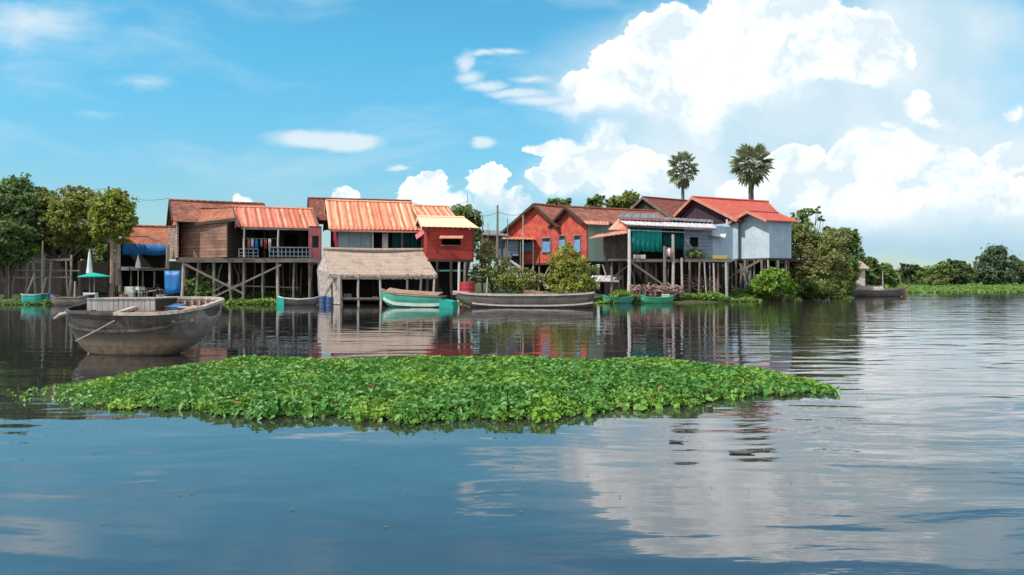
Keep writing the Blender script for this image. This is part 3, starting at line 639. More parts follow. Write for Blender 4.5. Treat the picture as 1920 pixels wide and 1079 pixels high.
# ------------------------------------------------------------------ brown plank house with porch (left of the village)
def brown_house():
    r = thing('stilt_house', 'brown plank house on stilts with terracotta tiled roof and open porch under orange corrugated sheets', 'house', gx(450, 60, 0.2), 'stilt houses along the river bank')
    zf = 3.45
    g = Gable(at(318,376,62), at(494,383,65.2), 3.3, 3.0, 6.15, 6.2)
    g.roof(r, tile_brown, board=wood_dark, sag=0.06)
    g.gable_wall(r, wood_pale, 0.35, zf, 2.7, 2.6)
    g.gable_wall(r, wood_brown, g.L-0.4, zf, 2.7, 2.6)
    g.side_wall(r, wood_brown, -2.6, zf, 0.4, g.L-0.5, name='back_wall')
    # front wing in brown boards, its roof a lower tiled gable
    A = at(339,424,61.0); B = at(425,412,58.6)
    m = MB(); m.panel(A, B, zf, A.z-0.02, 0.1, (), B.z-0.02); m.build('wing_wall', wood_brown, r)
    m = MB(); m.panel(at(315,430,64.4), A+Vector((0,0.12,0)), zf, A.z+0.05, 0.1, (), A.z-0.02); m.build('side_wall', wood_pale, r)
    m = MB(); C_ = Vector((B.x-0.02, B.y+0.12, 0)); D_ = Vector((B.x+0.6, B.y+4.2, 0)); m.panel(C_, D_, zf, B.z, 0.1); m.build('side_wall', wood_dark, r)
    m = MB(); m.slab(at(336,392,62.6), at(436,390,61.3), at(441,409.5,58.1), at(322,424,60.9), 0.08, sag=0.05, nv=5)
    wr = m.build('wing_roof', tile_orange, r)
    m = MB(); m.tube([at(333,391.5,62.6), at(438,389.5,61.3)], 0.11, 6); m.build('ridge_cap', tile_brown, wr)
    m = MB(); m.beam(at(320,426,60.9), at(442,411.5,58.1), 0.07, 0.22); m.build('fascia', wood_dark, wr)
    m = MB(); m.wall([at(336,394,62.7), at(324,424,62.0), at(352,419,62.6)], 0.08); m.build('wing_gable', wood_dark, r)
    # porch
    q = Gable(at(437,388,62.0), at(585,393,64.3), 3.7, 3.2, zat(425.5,58.6), 6.0)
    pr = q.roof(r, corr_orange, wave=0.035, th=0.03, board=wood_grey, name='porch_roof', period=0.36)
    m = MB(); m.beam(at(452,428,58.75), at(597,430.5,60.3), 0.1, 0.18); m.build('eave_beam', wood_grey, pr)
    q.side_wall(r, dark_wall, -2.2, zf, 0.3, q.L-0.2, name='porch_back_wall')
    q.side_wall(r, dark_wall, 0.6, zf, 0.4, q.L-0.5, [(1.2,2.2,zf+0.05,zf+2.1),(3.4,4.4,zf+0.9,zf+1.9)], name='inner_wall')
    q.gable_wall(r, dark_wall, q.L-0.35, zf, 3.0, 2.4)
    z0 = zf-0.08
    deck(r, [at(330,487,64), at(597,487,64.5), at(597,487,59.9), at(340,487,58.5)], zf-0.02)
    m = MB(); m.beam(at(334,489,58.42), at(600,489,59.8), 0.16, 0.26); m.build('floor_beam', wood_grey, r)
    for px, pm in ((458,post_light),(522,post_light),(583,post_grey)):
        post(r, gx(px, 58.75+(px-458)*0.011), zat(430,59), zf, 0.075, pm, 'porch_post')
    railing(r, gx(505,59.2), gx(582,59.9), zf, 0.75, rail_blue)
    railing(r, gx(448,58.8), gx(484,59.1), zf, 0.62, rail_blue)
    # pink end room
    m = MB(); m.panel(gx(579,59.9), gx(603,60.3), zat(496,60), zat(427,60), 0.1, [(0.25,0.75,zf+0.75,zf+1.65)]); m.build('end_wall', pink_wall, r)
    m = MB(); m.panel(gx(580,60.4), gx(603,60.8), zf, zf+2.4, 0.06); m.build('end_inner_wall', dark_wall, r)
    for i, px in enumerate((344,372,400,430,457,492,520,551,580,597)):
        d = 58.6+(px-344)*0.006
        post(r, gx(px,d), zf-0.16, -0.9, 0.085 if i%2 else 0.11, post_grey if i%3 else post_light, lean=0.15)
        post(r, gx(px+4,d+3.4), zf-0.16, -0.5, 0.09, post_grey, lean=0.15)
        if i % 2: post(r, gx(px+2,d+6), zf-0.16, -0.2, 0.09, wood_dark, lean=0.15)
    brace(r, at(347,496,58.35), at(458,552,58.9)); brace(r, at(403,556,58.3), at(527,497,58.9))
    brace(r, at(398,548,58.8), at(428,531,58.9), 0.09)
    m = MB(); m.panel(gx(308,65.0), gx(597,66.2), 0.4, zf-0.16, 0.06); m.build('underfloor_shade_panel', dark_wall, r)  # dark panel added below the floor to stand in for shade
    m = MB(); m.beam(at(360,533,59.2), at(560,540,60.2), 0.1); m.build('cross_rail', post_grey, r)
brown_house()

# ------------------------------------------------------------------ magenta house with striped roof
def striped_house():
    r = thing('stilt_house', 'crimson house with long cream and orange striped corrugated roof, behind the thatched hut', 'house', gx(690, 64, 0.4), 'stilt houses along the river bank')
    zf = 3.45
    g = Gable(at(578,372.5,68), at(770,377.5,70.4), 4.2, 3.4, 6.6, 6.8)
    g.roof(r, tile_dark, board=wood_dark, sag=0.04, name='rear_roof')
    g.gable_wall(r, crimson, 0.35, zf, 3.6, 2.9)
    q = Gable(at(612,376.5,64.6), at(772,381.5,66.6), 4.3, 3.6, zat(429.5,60.5), 6.0)
    pr = q.roof(r, corr_cream, wave=0.035, th=0.03, board=corr_sand, name='front_roof', period=0.33)
    m = MB(); m.beam(q.p(0,q.wf-0.05,q.zf-0.12), q.p(q.L,q.wf-0.05,q.zf-0.12), 0.1, 0.14); m.build('eave_beam', corr_rust, pr)
    q.gable_wall(r, crimson, 0.55, zf, 3.55, 3.2)
    q.side_wall(r, greyblue_wall, 3.5, zf, 0.6, 3.2, name='front_wall')
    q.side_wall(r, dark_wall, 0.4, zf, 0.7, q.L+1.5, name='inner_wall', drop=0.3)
    for u, pm in ((3.28,post_white),(5.6,post_grey),(7.2,post_grey)):
        post(r, q.p(u,3.6,0), q.p(u,3.6).z-0.1, zf-0.2, 0.07, pm, 'porch_post')
    curtain(r, q.p(4.1,3.0), q.p(4.6,3.0), zf+0.3, zf+2.2, cloth_white)
    curtain(r, q.p(4.9,3.0), q.p(6.9,3.0), zf+0.6, zf+2.4, cloth_dteal)
    deck(r, [q.p(0.3,-2), q.p(q.L+3,-2), q.p(q.L+3,3.9), q.p(0.3,3.9)], zf-0.02)
    for i in range(7):
        post(r, q.p(0.6+i*1.35,3.7,0), zf-0.16, -0.6, 0.1, post_grey if i%2 else post_brown, lean=0.12)
        post(r, q.p(0.6+i*1.35,-0.2,0), zf-0.16, 0.0, 0.1, wood_dark, lean=0.12)
    m = MB(); m.panel(q.p(-2.5,-2), q.p(q.L+3,-2), 0.4, zf-0.16, 0.06); m.build('underfloor_shade_panel', dark_wall, r)  # added dark backing that supplies the shade behind the stilts
    # side extension roof
    x = Gable(at(768,386,66.5), at(839,387.5,67.6), 3.2, 2.0, zat(411,63.6), 6.2)
    x.roof(r, corr_cream, wave=0.035, th=0.03, name='side_roof', board=wood_grey)
    x.side_wall(r, dark_wall, 0.5, zf, 0.1, x.L-0.2, name='side_wall', drop=0.3)
striped_house()
def kiosk():
    r = thing('stilt_room', 'small red plank room on stilts with sand coloured roof, right of the thatched hut', 'hut', gx(835, 60.5, 0.3))
    zf = zat(487,60.2)
    q = Gable(at(784,407,62.0), at(869,408.5,62.9), 2.35, 1.6, zat(425,59.4), 6.1)
    q.roof(r, corr_sand, wave=0.012, th=0.03, board=corr_sand, period=0.4)
    m = MB(); m.slab(q.p(q.L,0.02), q.p(q.L+0.1,0.0), q.p(q.L+0.75,q.wf), q.p(q.L,q.wf), 0.03); m.build('roof_hip', corr_sand, r)
    a = q.p(0.55,1.95,0); b = q.p(0.55+3.35,1.95,0); a2 = q.p(0.5,-1.3,0); b2 = q.p(3.85,-1.3,0)
    ztop = q.p(0,1.95).z-0.08
    zw0, zw1 = zat(459,60), zat(447,60)
    m = MB(); m.panel(a, b, zf, ztop, 0.1, [(1.0,2.45,zw0,zw1)]); w = m.build('front_wall', kiosk_red, r)
    m = MB(); m.beam(a+Vector((0.9,-0.06,zw0-0.05)), a+Vector((2.55,0.0,zw0-0.05)), 0.12, 0.08); m.build('sill', wood_grey, w)
    m = MB(); m.slab(a+Vector((0.85,-0.02,zw1+0.2)), a+Vector((2.6,0.03,zw1+0.2)), a+Vector((2.6,-0.75,zw1-0.02)), a+Vector((0.85,-0.8,zw1-0.02)), 0.05); m.build('awning', corr_rust, w)
    m = MB(); m.panel(a2, a+Vector((0,0.1,0)), zf, ztop+0.3, 0.1, (), ztop); m.build('side_wall', kiosk_red, r)
    m = MB(); m.panel(b+Vector((0,0.1,0)), b2, zf, ztop, 0.1); m.build('side_wall', kiosk_red, r)
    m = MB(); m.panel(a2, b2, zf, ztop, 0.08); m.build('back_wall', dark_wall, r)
    deck(r, [a2, b2, b+Vector((0.1,-0.15,0)), a+Vector((-0.1,-0.15,0))], zf-0.01, 0.16, wood_dark, 'floor')
    m = MB(); m.slab(at(778,441,60.6), at(794,430,60.8), at(797,437,60.1), at(781,449,59.9), 0.05); m.build('propped_shutter', pink_wall, r)
    for i, (px, pm) in enumerate(((800,post_grey),(820,wood_dark),(846,wood_dark),(861,post_white),(872,post_grey))):
        post(r, gx(px,60.2), zf-0.16, 0.0, 0.1, pm, lean=0.05); post(r, gx(px+1,62.6), zf-0.16, 0.0, 0.09, wood_dark, lean=0.05)
    m = MB(); m.slab(at(822,506,61.4), at(868,506,61.6), at(868,507,60.3), at(822,507,60.2), 0.1); m.build('lower_shelf', hull_teal, r)
    m = MB(); m.panel(gx(796,63.2), gx(872,63.6), 0.4, zf-0.16, 0.06); m.build('underfloor_shade_panel', dark_wall, r)  # dark sheet added as the shade beneath the room
kiosk()

# ------------------------------------------------------------------ thatched hut
def thatched_hut():
    r = thing('thatched_hut', 'open sided hut at the waterline under a sagging thatched roof', 'hut', gx(720, 57.5, 0.0))
    q = Gable(at(607,468,59.4), at(792,470.5,61.2), 2.6, 2.6, zat(515,56.9), 2.2)
    m = MB(); m.slab(q.p(0,0.02), q.p(q.L,0.02), q.p(q.L+0.75,q.wf), q.p(0.35,q.wf), 0.20, 0, 1, 0.16, 10, 0.12); m.slab(q.p(q.L,-.02), q.p(0,-.02), q.p(0,-q.wb), q.p(q.L,-q.wb), 0.14, 0, 1, 0.05, 4)
    ro = m.build('roof', thatch, r)
    # frayed straw along the eave
    m = MB(); rn = random.Random(5)
    for i in range(620):
        u = rn.uniform(0.3, q.L+0.75); p = q.p(u, q.wf-0.05); 
        m.beam(p+Vector((0,0,-0.04)), p+Vector((rn.uniform(-.06,.06), rn.uniform(-.12,0.02), -rn.uniform(0.15,0.42))), 0.035, 0.02)
    m.build('straw_fringe', thatch, ro)
    m = MB(); m.tube([q.p(-0.05,0,q.zr+0.04), q.p(q.L*0.5,0,q.zr-0.02), q.p(q.L+0.05,0,q.zr+0.03)], 0.14, 7); m.build('ridge', thatch, ro)
    P_ = [at(609,471,59.35), at(629,514,57.05), at(637,518,56.95), gx(638,56.9,0.03), gx(600,58.9,0.03), at(594,506,59.2)]
    m = MB(); m.wall(P_, 0.06); m.build('mat_wall', matting, r)
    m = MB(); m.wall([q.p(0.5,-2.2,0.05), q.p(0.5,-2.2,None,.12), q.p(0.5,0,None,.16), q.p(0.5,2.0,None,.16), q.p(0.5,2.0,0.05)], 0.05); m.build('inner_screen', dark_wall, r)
    for px, pm in ((638,post_light),(672,post_light),(712,post_light),(764,post_grey),(790,post_grey),(815,post_light)):
        post(r, gx(px, 57.2+(px-638)*0.004), q.p(0,2.4).z-0.1, -0.7, 0.085, pm, 'post', 0.08)
        post(r, gx(px-12, 61.0+(px-638)*0.004), q.p(0,-2.2).z, -0.3, 0.08, wood_dark, 'post', 0.08)
    m = MB(); m.beam(at(632,523,57.1), at(818,521,57.9), 0.1); m.build('tie_beam', post_grey, r)
    m = MB(); m.beam(at(640,560,57.1), at(716,560,57.5), 0.12); m.build('low_rail', post_grey, r)
    deck(r, [gx(640,61), gx(820,61.5), gx(818,58.2), gx(640,57.6)], 0.35, 0.1, wood_dark, 'floor')
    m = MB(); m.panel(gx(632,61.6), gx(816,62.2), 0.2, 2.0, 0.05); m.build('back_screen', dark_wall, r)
thatched_hut()

# ------------------------------------------------------------------ the two red brick gables
def red_house(label, R0, R1, wf, wb, zf, zb, zfl, wins, roofm, frontwall=None, stilts=()):
    r = thing('stilt_house', label, 'house', gx(0, 0, 0)+Vector((R0.x, R0.y, 0.4)), 'stilt houses along the river bank')
    g = Gable(R0, R1, wf, wb, zf, zb); g.roof(r, roofm, board=wood_dark, sag=0.05)
    gw = g.gable_wall(r, red_wall, 0.45, zfl, wf-0.3, wb-0.3)
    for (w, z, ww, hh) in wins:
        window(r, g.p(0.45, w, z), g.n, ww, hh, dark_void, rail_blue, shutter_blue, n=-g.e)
    g.side_wall(r, frontwall or red_wall, wf-0.35, zfl, 0.46, g.L-0.4, name='side_wall')
    g.gable_wall(r, red_wall, g.L-0.4, zfl, wf-0.35, wb-0.35, 'rear_gable_wall')
    m = MB(); m.slab(g.p(0.4,-wb+.4,zfl), g.p(g.L-.3,-wb+.4,zfl), g.p(g.L-.3,wf-.3,zfl), g.p(0.4,wf-.3,zfl), 0.16); m.build('floor', wood_dark, r)
    k = 0
    for u in np.arange(0.6, g.L, 1.9):
        for w in np.linspace(-wb+0.5, wf-0.5, 4):
            k += 1; post(r, g.p(u, w, 0), zfl-0.17, -0.1, 0.1, post_brown if k%3 else post_grey, lean=0.06)
    m = MB(); m.panel(g.p(g.L*0.55,-wb+.4,0), g.p(g.L*0.55,wf-.4,0), 0.3, zfl-0.17, 0.05); m.build('underfloor_shade_panel', dark_wall, r)  # added dark partition, shade for the space under the house
    return r, g
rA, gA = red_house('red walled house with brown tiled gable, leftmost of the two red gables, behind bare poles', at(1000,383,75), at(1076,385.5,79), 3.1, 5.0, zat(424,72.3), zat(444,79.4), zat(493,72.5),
    [(1.3,zat(459,73.5),1.0,1.25),(-1.35,zat(460,76),1.35,1.1)], tile_brown)
rB, gB = red_house('red walled house with pale green side wall, right hand one of the two red gables', at(1060,388,71.5), at(1232,396.5,76.3), 3.1, 3.0, zat(417,68.8), zat(425,74.2), zat(490,69.5),
    [(1.35,zat(457,70.2),1.0,1.4),(-1.2,zat(457,72.5),1.0,1.4)], tile_brown, mint_wall)
m = MB(); m.slab(at(1092,413,69.4), at(1140,415,70.6), at(1142,422,68.2), at(1100,420,67.4), 0.05, 0.02); m.build('side_awning', corr_rust, rB)
for a, b in (((955,488,74),(1035,542,68.5)),((1000,500,72),(985,545,72))): brace(rA, at(*a), at(*b), 0.16, post_light)

# ------------------------------------------------------------------ terrace house: grey roofs, green curtain
def terrace_house():
    r = thing('stilt_house', 'grey roofed terrace house on stilts with big green cloth hung across its front', 'house', gx(1250, 66, 0.4), 'stilt houses along the river bank')
    zf = zat(486,64)
    m = MB(); m.slab(at(1166,400,69), at(1232,401,69.6), at(1237,410,66.4), at(1155,408,66.2), 0.04, 0.03); m.build('upper_roof', corr_dgrey, r)
    m = MB(); m.slab(at(1236,407,70), at(1336,412.5,71), at(1337,417,67.6), at(1232,411,67), 0.04, 0.03); m.build('upper_roof', corr_dgrey, r)
    m = MB(); m.slab(at(1158,411.5,67.5), at(1336,418,69), at(1345,428,64.0), at(1176,421,63.2), 0.04, 0.015)
    lr = m.build('lower_roof', corr_grey, r)
    m = MB(); m.beam(at(1176,424,63.3), at(1343,430.5,64.1), 0.1, 0.16); m.build('eave_beam', wood_grey, lr)
    m = MB(); m.wall([at(1158,412,67.2), at(1140,431,66.4), at(1176,431,65.0), at(1176,424,65.0)], 0.08); m.build('side_gable', corr_rust, r)
    # left low rusty awning over a dark room
    m = MB(); m.slab(at(1120,440,66.0), at(1176,431,65.6), at(1176,437,62.8), at(1102,447.5,62.8), 0.05, 0.02); m.build('awning', corr_rust, r)
    m = MB(); m.panel(gx(1134,65.2), gx(1180,64.4), zf, zat(437,65), 0.08); m.build('dark_wall', wood_vgrey, r)
    m = MB(); m.panel(gx(1131,68.0), gx(1134,65.2), zf, zat(436,65), 0.08); m.build('dark_wall', wood_vgrey, r)
    curtain(r, gx(1186,63.6), gx(1241,63.9), zat(472,63.7), zat(428.5,63.7), cloth_teal, per=0.4)
    curtain(r, gx(1243,64.6), gx(1284,64.9), zat(468,64.7), zat(430,64.7), cloth_dteal, per=0.4)
    m = MB(); m.panel(gx(1283,64.6), gx(1336,65.4), zf, zat(430,64.8), 0.08, [(0.5,1.3,zf+1.0,zf+1.8)]); m.build('front_wall', slate_wall, r)
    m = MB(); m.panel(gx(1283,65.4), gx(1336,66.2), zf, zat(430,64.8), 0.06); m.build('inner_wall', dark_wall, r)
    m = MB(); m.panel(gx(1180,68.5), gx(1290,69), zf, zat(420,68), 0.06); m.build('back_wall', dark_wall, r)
    m = MB(); m.panel(gx(1336,65.5), gx(1374,67.5), zf, zat(424,66), 0.08); m.build('end_wall', blue_wall, r)
    m = MB(); m.slab(at(1336,434,66.5), at(1362,438,66.8), at(1360,446,65.2), at(1334,441,64.8), 0.05); m.build('small_awning', post_white, r)
    m = MB(); m.beam(at(1284,448,64.4), at(1298,466,64.5), 0.08); m.beam(at(1183,432,63.5), at(1284,436,64.2), 0.08); m.build('rail_poles', post_light, r)
    deck(r, [at(1135,486,69), at(1372,486,70), at(1372,486,64.4), at(1140,486,63.0)], zf-0.01, 0.14, wood_grey)
    m = MB(); m.beam(at(1176,489,62.9), at(1372,489,64.3), 0.14, 0.24); m.build('floor_beam', wood_grey, r)
    for px, top, pm, rr, d in ((1180,430,post_white,0.13,62.75),(1262,440,post_light,0.12,63.1),(1246,462,post_grey,0.12,62.9),(1278,484,post_light,0.09,63.2),(1293,490,post_grey,0.08,63.6),(1312,492,post_grey,0.08,63.7),(1338,494,post_light,0.08,63.9),(1346,494,post_brown,0.09,64.4),(1361,492,post_light,0.1,64.2),(1147,490,post_grey,0.09,63.6),(1162,490,post_brown,0.08,64.0),(1212,490,post_grey,0.08,64.2),(1228,490,post_brown,0.08,65)):
        post(r, gx(px,d), zat(top,d), -0.5, rr, pm, lean=0.06)
    for i in range(8): post(r, gx(1150+i*28,67.5), zf-0.16, 0.0, 0.1, wood_dark, lean=0.1)
    brace(r, at(1183,492,62.9), at(1240,532,63.3), 0.14); brace(r, at(1150,520,64), at(1178,498,63.6), 0.1)
    m = MB(); m.slab(at(1110,517,66.5), at(1170,517,67), at(1160,528,63.5), at(1105,527,63.3), 0.06, 0.02); m.build('lower_lean_to', corr_grey, r)
    m = MB(); m.panel(gx(1136,69.8), gx(1372,70.6), 0.4, zf-0.16, 0.06); m.build('underfloor_shade_panel', dark_wall, r)  # dark backing added as shade beneath the terrace
terrace_house()

def purple_house():
    r = thing('stilt_house', 'dark house with mottled red brown tiled gable, behind the grey roofed terrace house', 'house', at(1205,370,82)*1.0-Vector((0,0,9.5)), 'stilt houses along the river bank')
    g = Gable(at(1205,370,82), at(1300,375,86.5), 4.2, 2.6, zat(410,78.2), 8.6)
    g.roof(r, tile_dark, board=wood_grey, sag=0.04)
    g.gable_wall(r, wood_dark, 0.4, 3.9, 3.8, 2.2); g.side_wall(r, wood_brown, 3.8, 3.9, 0.4, g.L-0.4)
    for u in np.arange(0.6, g.L, 1.8):
        for w in (-2.0, 0.8, 3.5): post(r, g.p(u,w,0), 3.9, 0.3, 0.1, post_brown)
purple_house()

# ------------------------------------------------------------------ big right hand house, pale blue, bright red roof
def blue_house():
    r = thing('stilt_house', 'pale blue house on tall stilts under a bright red roof, rightmost house', 'house', gx(1400, 74, 0.4), 'stilt houses along the river bank')
    zf = zat(484,69.5)
    g = Gable(at(1298,370,77), at(1440,378.5,81.8), 6.0, 2.9, zat(413,71.6), 8.0)
    m = MB(); m.slab(g.p(0,0.02), g.p(g.L,0.02), g.p(6.4,g.wf), g.p(0,g.wf), 0.08, 0, 1, 0.05, 6); m.slab(g.p(g.L,-.02), g.p(0,-.02), g.p(0,-g.wb), g.p(g.L,-g.wb), 0.08)
    ro = m.build('roof', tile_red, r)
    m = MB(); m.wall([g.p(g.L-.1,0,None,.1), g.p(6.3,g.wf-0.15,None,.1), g.p(6.4,g.wf-0.15,zf), g.p(g.L-.3,0,zf)], 0.06); m.build('end_wall', blue_wall, r)
    m = MB(); m.tube([g.p(-0.05,0,g.zr+0.02), g.p(g.L+0.05,0,g.zr+0.02)], 0.12, 6); m.build('ridge_cap', tile_red, ro)
    m = MB(); m.beam(g.p(-.05,0,g.zr-.06), g.p(-.05,g.wf,g.zf-.06), 0.06, 0.26); m.beam(g.p(-.05,0,g.zr-.06), g.p(-.05,-g.wb,g.zb-.06), 0.06, 0.26); m.build('bargeboard', corr_rust, ro)
    zsplit = zat(413,74)
    m = MB(); u = 0.5
    m.wall([g.p(u,5.55,zsplit-0.35), g.p(u,5.55,None,.14), g.p(u,0,None,.14), g.p(u,-2.5,None,.14), g.p(u,-2.5,zsplit-0.35)], 0.1); m.build('upper_gable_wall', purple_wall, r)
    m = MB(); m.panel(g.p(u,-2.5), g.p(u,5.55), zf, zsplit-0.35, 0.1); m.build('gable_wall', blue_wall, r)
    g.side_wall(r, blue_wall, 5.4, zf, 1.0, 6.0, name='long_wall')
    q = Gable(at(1401,396.5,71.0), at(1458,400.5,72.9), 2.3, 2.4, zat(412.5,68.6), 6.95)
    q.roof(r, tile_red, board=corr_rust, name='front_roof')
    q.gable_wall(r, blue_wall_lit, 0.75, zf, 1.85, 1.9, 'front_gable_wall')
    q.side_wall(r, blue_wall, 1.8, zf, 0.86, q.L-0.35, name='front_long_wall')
    q.gable_wall(r, blue_wall, q.L-0.3, zf, 1.75, 1.9, 'end_gable_wall')
    m = MB(); m.slab(q.p(0.6,-2,zf), q.p(q.L-.1,-2,zf), q.p(q.L-.1,2.0,zf), q.p(0.6,2.0,zf), 0.2); m.build('floor', wood_dark, r)
    m = MB(); m.slab(g.p(0.4,-2.6,zf), g.p(g.L,-2.6,zf), g.p(g.L,5.7,zf-0.003), g.p(0.4,5.7,zf-0.003), 0.2); m.build('floor', wood_dark, r)
    post(r, gx(1363,68.2), zat(412,68.4), -0.2, 0.1, post_white, 'porch_post')
    k = 0
    for px, d in ((1359,69.5),(1379,69.2),(1397,69.4),(1414,69.0),(1428,68.6),(1440,69.4),(1459,70.0),(1474,70.6),(1368,72),(1390,73),(1408,72.4),(1434,73),(1455,74),(1478,74.5),(1372,76),(1400,77),(1430,78),(1460,79)):
        k += 1; post(r, gx(px,d), zf-0.2, -0.2, 0.11 if k%2 else 0.085, post_light if k%3 == 0 else post_grey, lean=0.08)
    brace(r, at(1352,500,69), at(1377,486,69.2), 0.2, post_light); brace(r, at(1382,512,69), at(1426,488,68.8), 0.16); brace(r, at(1357,530,70), at(1395,500,70.2), 0.1)
    m = MB(); m.panel(gx(1350,80), gx(1490,81), 0.5, zf-0.2, 0.06); m.build('underfloor_shade_panel', dark_wall, r)  # dark panel added to make the shade among the tall stilts
blue_house()

# ------------------------------------------------------------------ small house with blue awning (left), shack under the trees
def blue_awning_house():
    r = thing('low_house', 'low tiled house with blue cloth hung below its eaves', 'house', gx(265, 63, 0.3))
    g = Gable(at(232,424,66), at(322,425.5,67.5), 2.6, 2.4, zat(457,63.6), 4.9)
    g.roof(r, tile_orange, board=wood_dark, sag=0.04)
    zf = 2.4
    curtain(r, gx(229,63.5), gx(313,64.3), zat(479,63.8), zat(458,63.8), cloth_blue, per=0.9, fold=0.02)
    m = MB(); m.panel(gx(219,63.3), gx(226,63.5), zf-1.1, zat(458,63.5), 0.3); m.build('pillar', cream_wall, r)
    m = MB(); m.panel(gx(312,63.9), gx(317,64.0), zf-0.6, zat(458,63.5), 0.2); m.build('pillar', cream_wall, r)
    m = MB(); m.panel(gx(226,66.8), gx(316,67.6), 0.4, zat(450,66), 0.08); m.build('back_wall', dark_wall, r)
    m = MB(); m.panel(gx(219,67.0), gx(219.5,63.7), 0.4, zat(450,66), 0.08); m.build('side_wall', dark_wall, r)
    m = MB(); m.slab(at(222,502,67), at(318,502,67.5), at(318,505,62.4), at(222,505,62.0), 0.12); m.build('deck', wood_grey, r)
    for px in (226,246,268,290,314): post(r, gx(px,62.6), 2.45, -0.2, 0.08, post_grey, lean=0.06)
blue_awning_house()
def shack():
    r = thing('wooden_shack', 'weathered grey shack on a pole platform half hidden beneath the left trees', 'hut', gx(100, 62.5, 0.2))
    zf = zat(490,61)
    m = MB(); m.panel(gx(70,63.5), gx(104,63.5), zf, zat(438,63.5), 0.1, [(0.5,1.0,zf+0.8,zf+1.6)]); m.build('front_wall', greyblue_wall, r)
    m = MB(); m.panel(gx(104,63.5), gx(128,63.6), zf, zat(438,63.5), 0.1, [(0.2,0.8,zf+0.1,zf+1.7)]); m.build('front_wall', wood_dark, r)
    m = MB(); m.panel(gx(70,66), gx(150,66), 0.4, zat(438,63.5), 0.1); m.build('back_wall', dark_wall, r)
    m = MB(); m.panel(gx(128,66), gx(128.5,63.7), zf, zat(438,63.5), 0.1); m.build('side_wall', wood_dark, r)
    m = MB(); m.slab(at(60,428,66), at(142,428,66), at(142,437,62.4), at(60,437,62.4), 0.06, 0.03); m.build('roof', corr_dgrey, r)
    m = MB(); m.slab(at(36,484,63), at(132,484,63), at(132,486,61.2), at(36,486,61.2), 0.12); m.build('deck', deck_tan, r)
    m = MB(); m.beam(at(36,488,61), at(132,488,61), 0.1, 0.14); m.beam(at(20,507,61), at(150,508,61), 0.09); m.beam(at(28,521,60.6), at(132,520,60.8), 0.09); m.beam(at(28,492,60.8), at(100,493,60.8), 0.07)
    m.build('platform_rails', post_grey, r)
    for i, px in enumerate((16,27,38,52,62,80,84,96,112,124,134,148)):
        post(r, gx(px,60.6+(i%3)*0.7), zat(488 if i%2 else 478,61), -0.5, 0.075+0.02*(i%3), (post_grey,post_light,post_brown)[i%3], lean=0.25)
    brace(r, at(50,550,60.4), at(64,515,60.7), 0.12, post_light); brace(r, at(78,555,60.4), at(86,520,60.7), 0.1, post_light)
    m = MB(); m.panel(gx(-20,67.5), gx(218,68), 0.3, 3.3, 0.06); m.build('underfloor_shade_panel', dark_void, r)  # added near-black sheet, shade behind the pole platform
shack()
# ragged sheds between the kiosk and the red houses
def shed(label, pts_roof, walls, roofm, posts):
    r = thing('shed', label, 'shed', gx(pts_roof[3][0], pts_roof[3][2], 0.3))
    m = MB(); m.slab(*[at(*p) for p in pts_roof], 0.05, 0.03); m.build('roof', roofm, r)
    for (p0, d0, p1, d1, yb, yt, mt) in walls:
        m = MB(); m.panel(gx(p0,d0), gx(p1,d1), zat(yb,d0), zat(yt,d0), 0.08); m.build('wall', mt, r)
    for px, yt, d in posts: post(r, gx(px,d), zat(yt,d), 0.0, 0.07, post_grey, 'post', 0.06)
shed('dark grey roofed shed between the kiosk and the leftmost red gable', [(898,431,80),(952,434,80),(955,443,76),(893,440,76)], [(905,76.5,930,76.5,470,440,wood_brown),(932,76.5,960,76.5,484,444,slate_wall),(900,79.5,960,79.8,480,436,dark_wall)], corr_dgrey, [(903,441,76.2),(931,441,76.2),(957,443,76.2)])
shed('low shed with pinkish roof edge standing left of the red gable windows', [(945,444,77),(1002,446,77),(1004,449,74.5),(940,448,74.5)], [(950,75,972,75,480,450,slate_wall),(940,76.6,990,76.8,500,448,dark_wall)], corr_rust, [(948,448,74.7),(976,448,74.7),(1000,448,74.7)])

# ------------------------------------------------------------------ boats
def hull_point(st, q, side, inset=0.0):
    x, b, k, s_ = st; a = q*math.pi/2; bb = max(b-inset, 0.01); kk = k+inset
    return Vector((x, side*bb*math.cos(a)**0.75, s_-(s_-kk)*math.sin(a)**0.95))
def hull_mesh(stations, M, inset=0.0, nq=9, flip=False, q0=0.0):
    m = MB(); L = 0
    for i in range(len(stations)-1):
        for side in (-1, 1):
            for j in range(nq):
                qa, qb = q0+(1-q0)*j/nq, q0+(1-q0)*(j+1)/nq
                P = [hull_point(stations[i],qa,side,inset), hull_point(stations[i],qb,side,inset), hull_point(stations[i+1],qb,side,inset), hull_point(stations[i+1],qa,side,inset)]
                uv = [(p.x, p.z*1.0) for p in P]; P = [M @ p for p in P]
                if (side > 0) != flip: P = P[::-1]; uv = uv[::-1]
                m.face(P, uv, True)
    for e in (0, -1):
        ring = [hull_point(stations[e],q0+(1-q0)*j/nq,-1,inset) for j in range(nq+1)] + [hull_point(stations[e],q0+(1-q0)*j/nq,1,inset) for j in range(nq-1,-1,-1)]
        m.face([M @ p for p in (ring if e else ring[::-1])])
    return m
def rim(stations, M, w, h, lift=0.0):
    m = MB()
    for side in (-1, 1):
        for i in range(len(stations)-1):
            a, b = [M @ (hull_point(stations[k],0,side)+Vector((0,0,lift))) for k in (i, i+1)]; m.beam(a, b, w, h)
    for e in (0,-1):
        a, b = [M @ (hull_point(stations[e],0,sd)+Vector((0,0,lift))) for sd in (-1,1)]
        if (a-b).length > 0.05: m.beam(a, b, w, h)
    return m
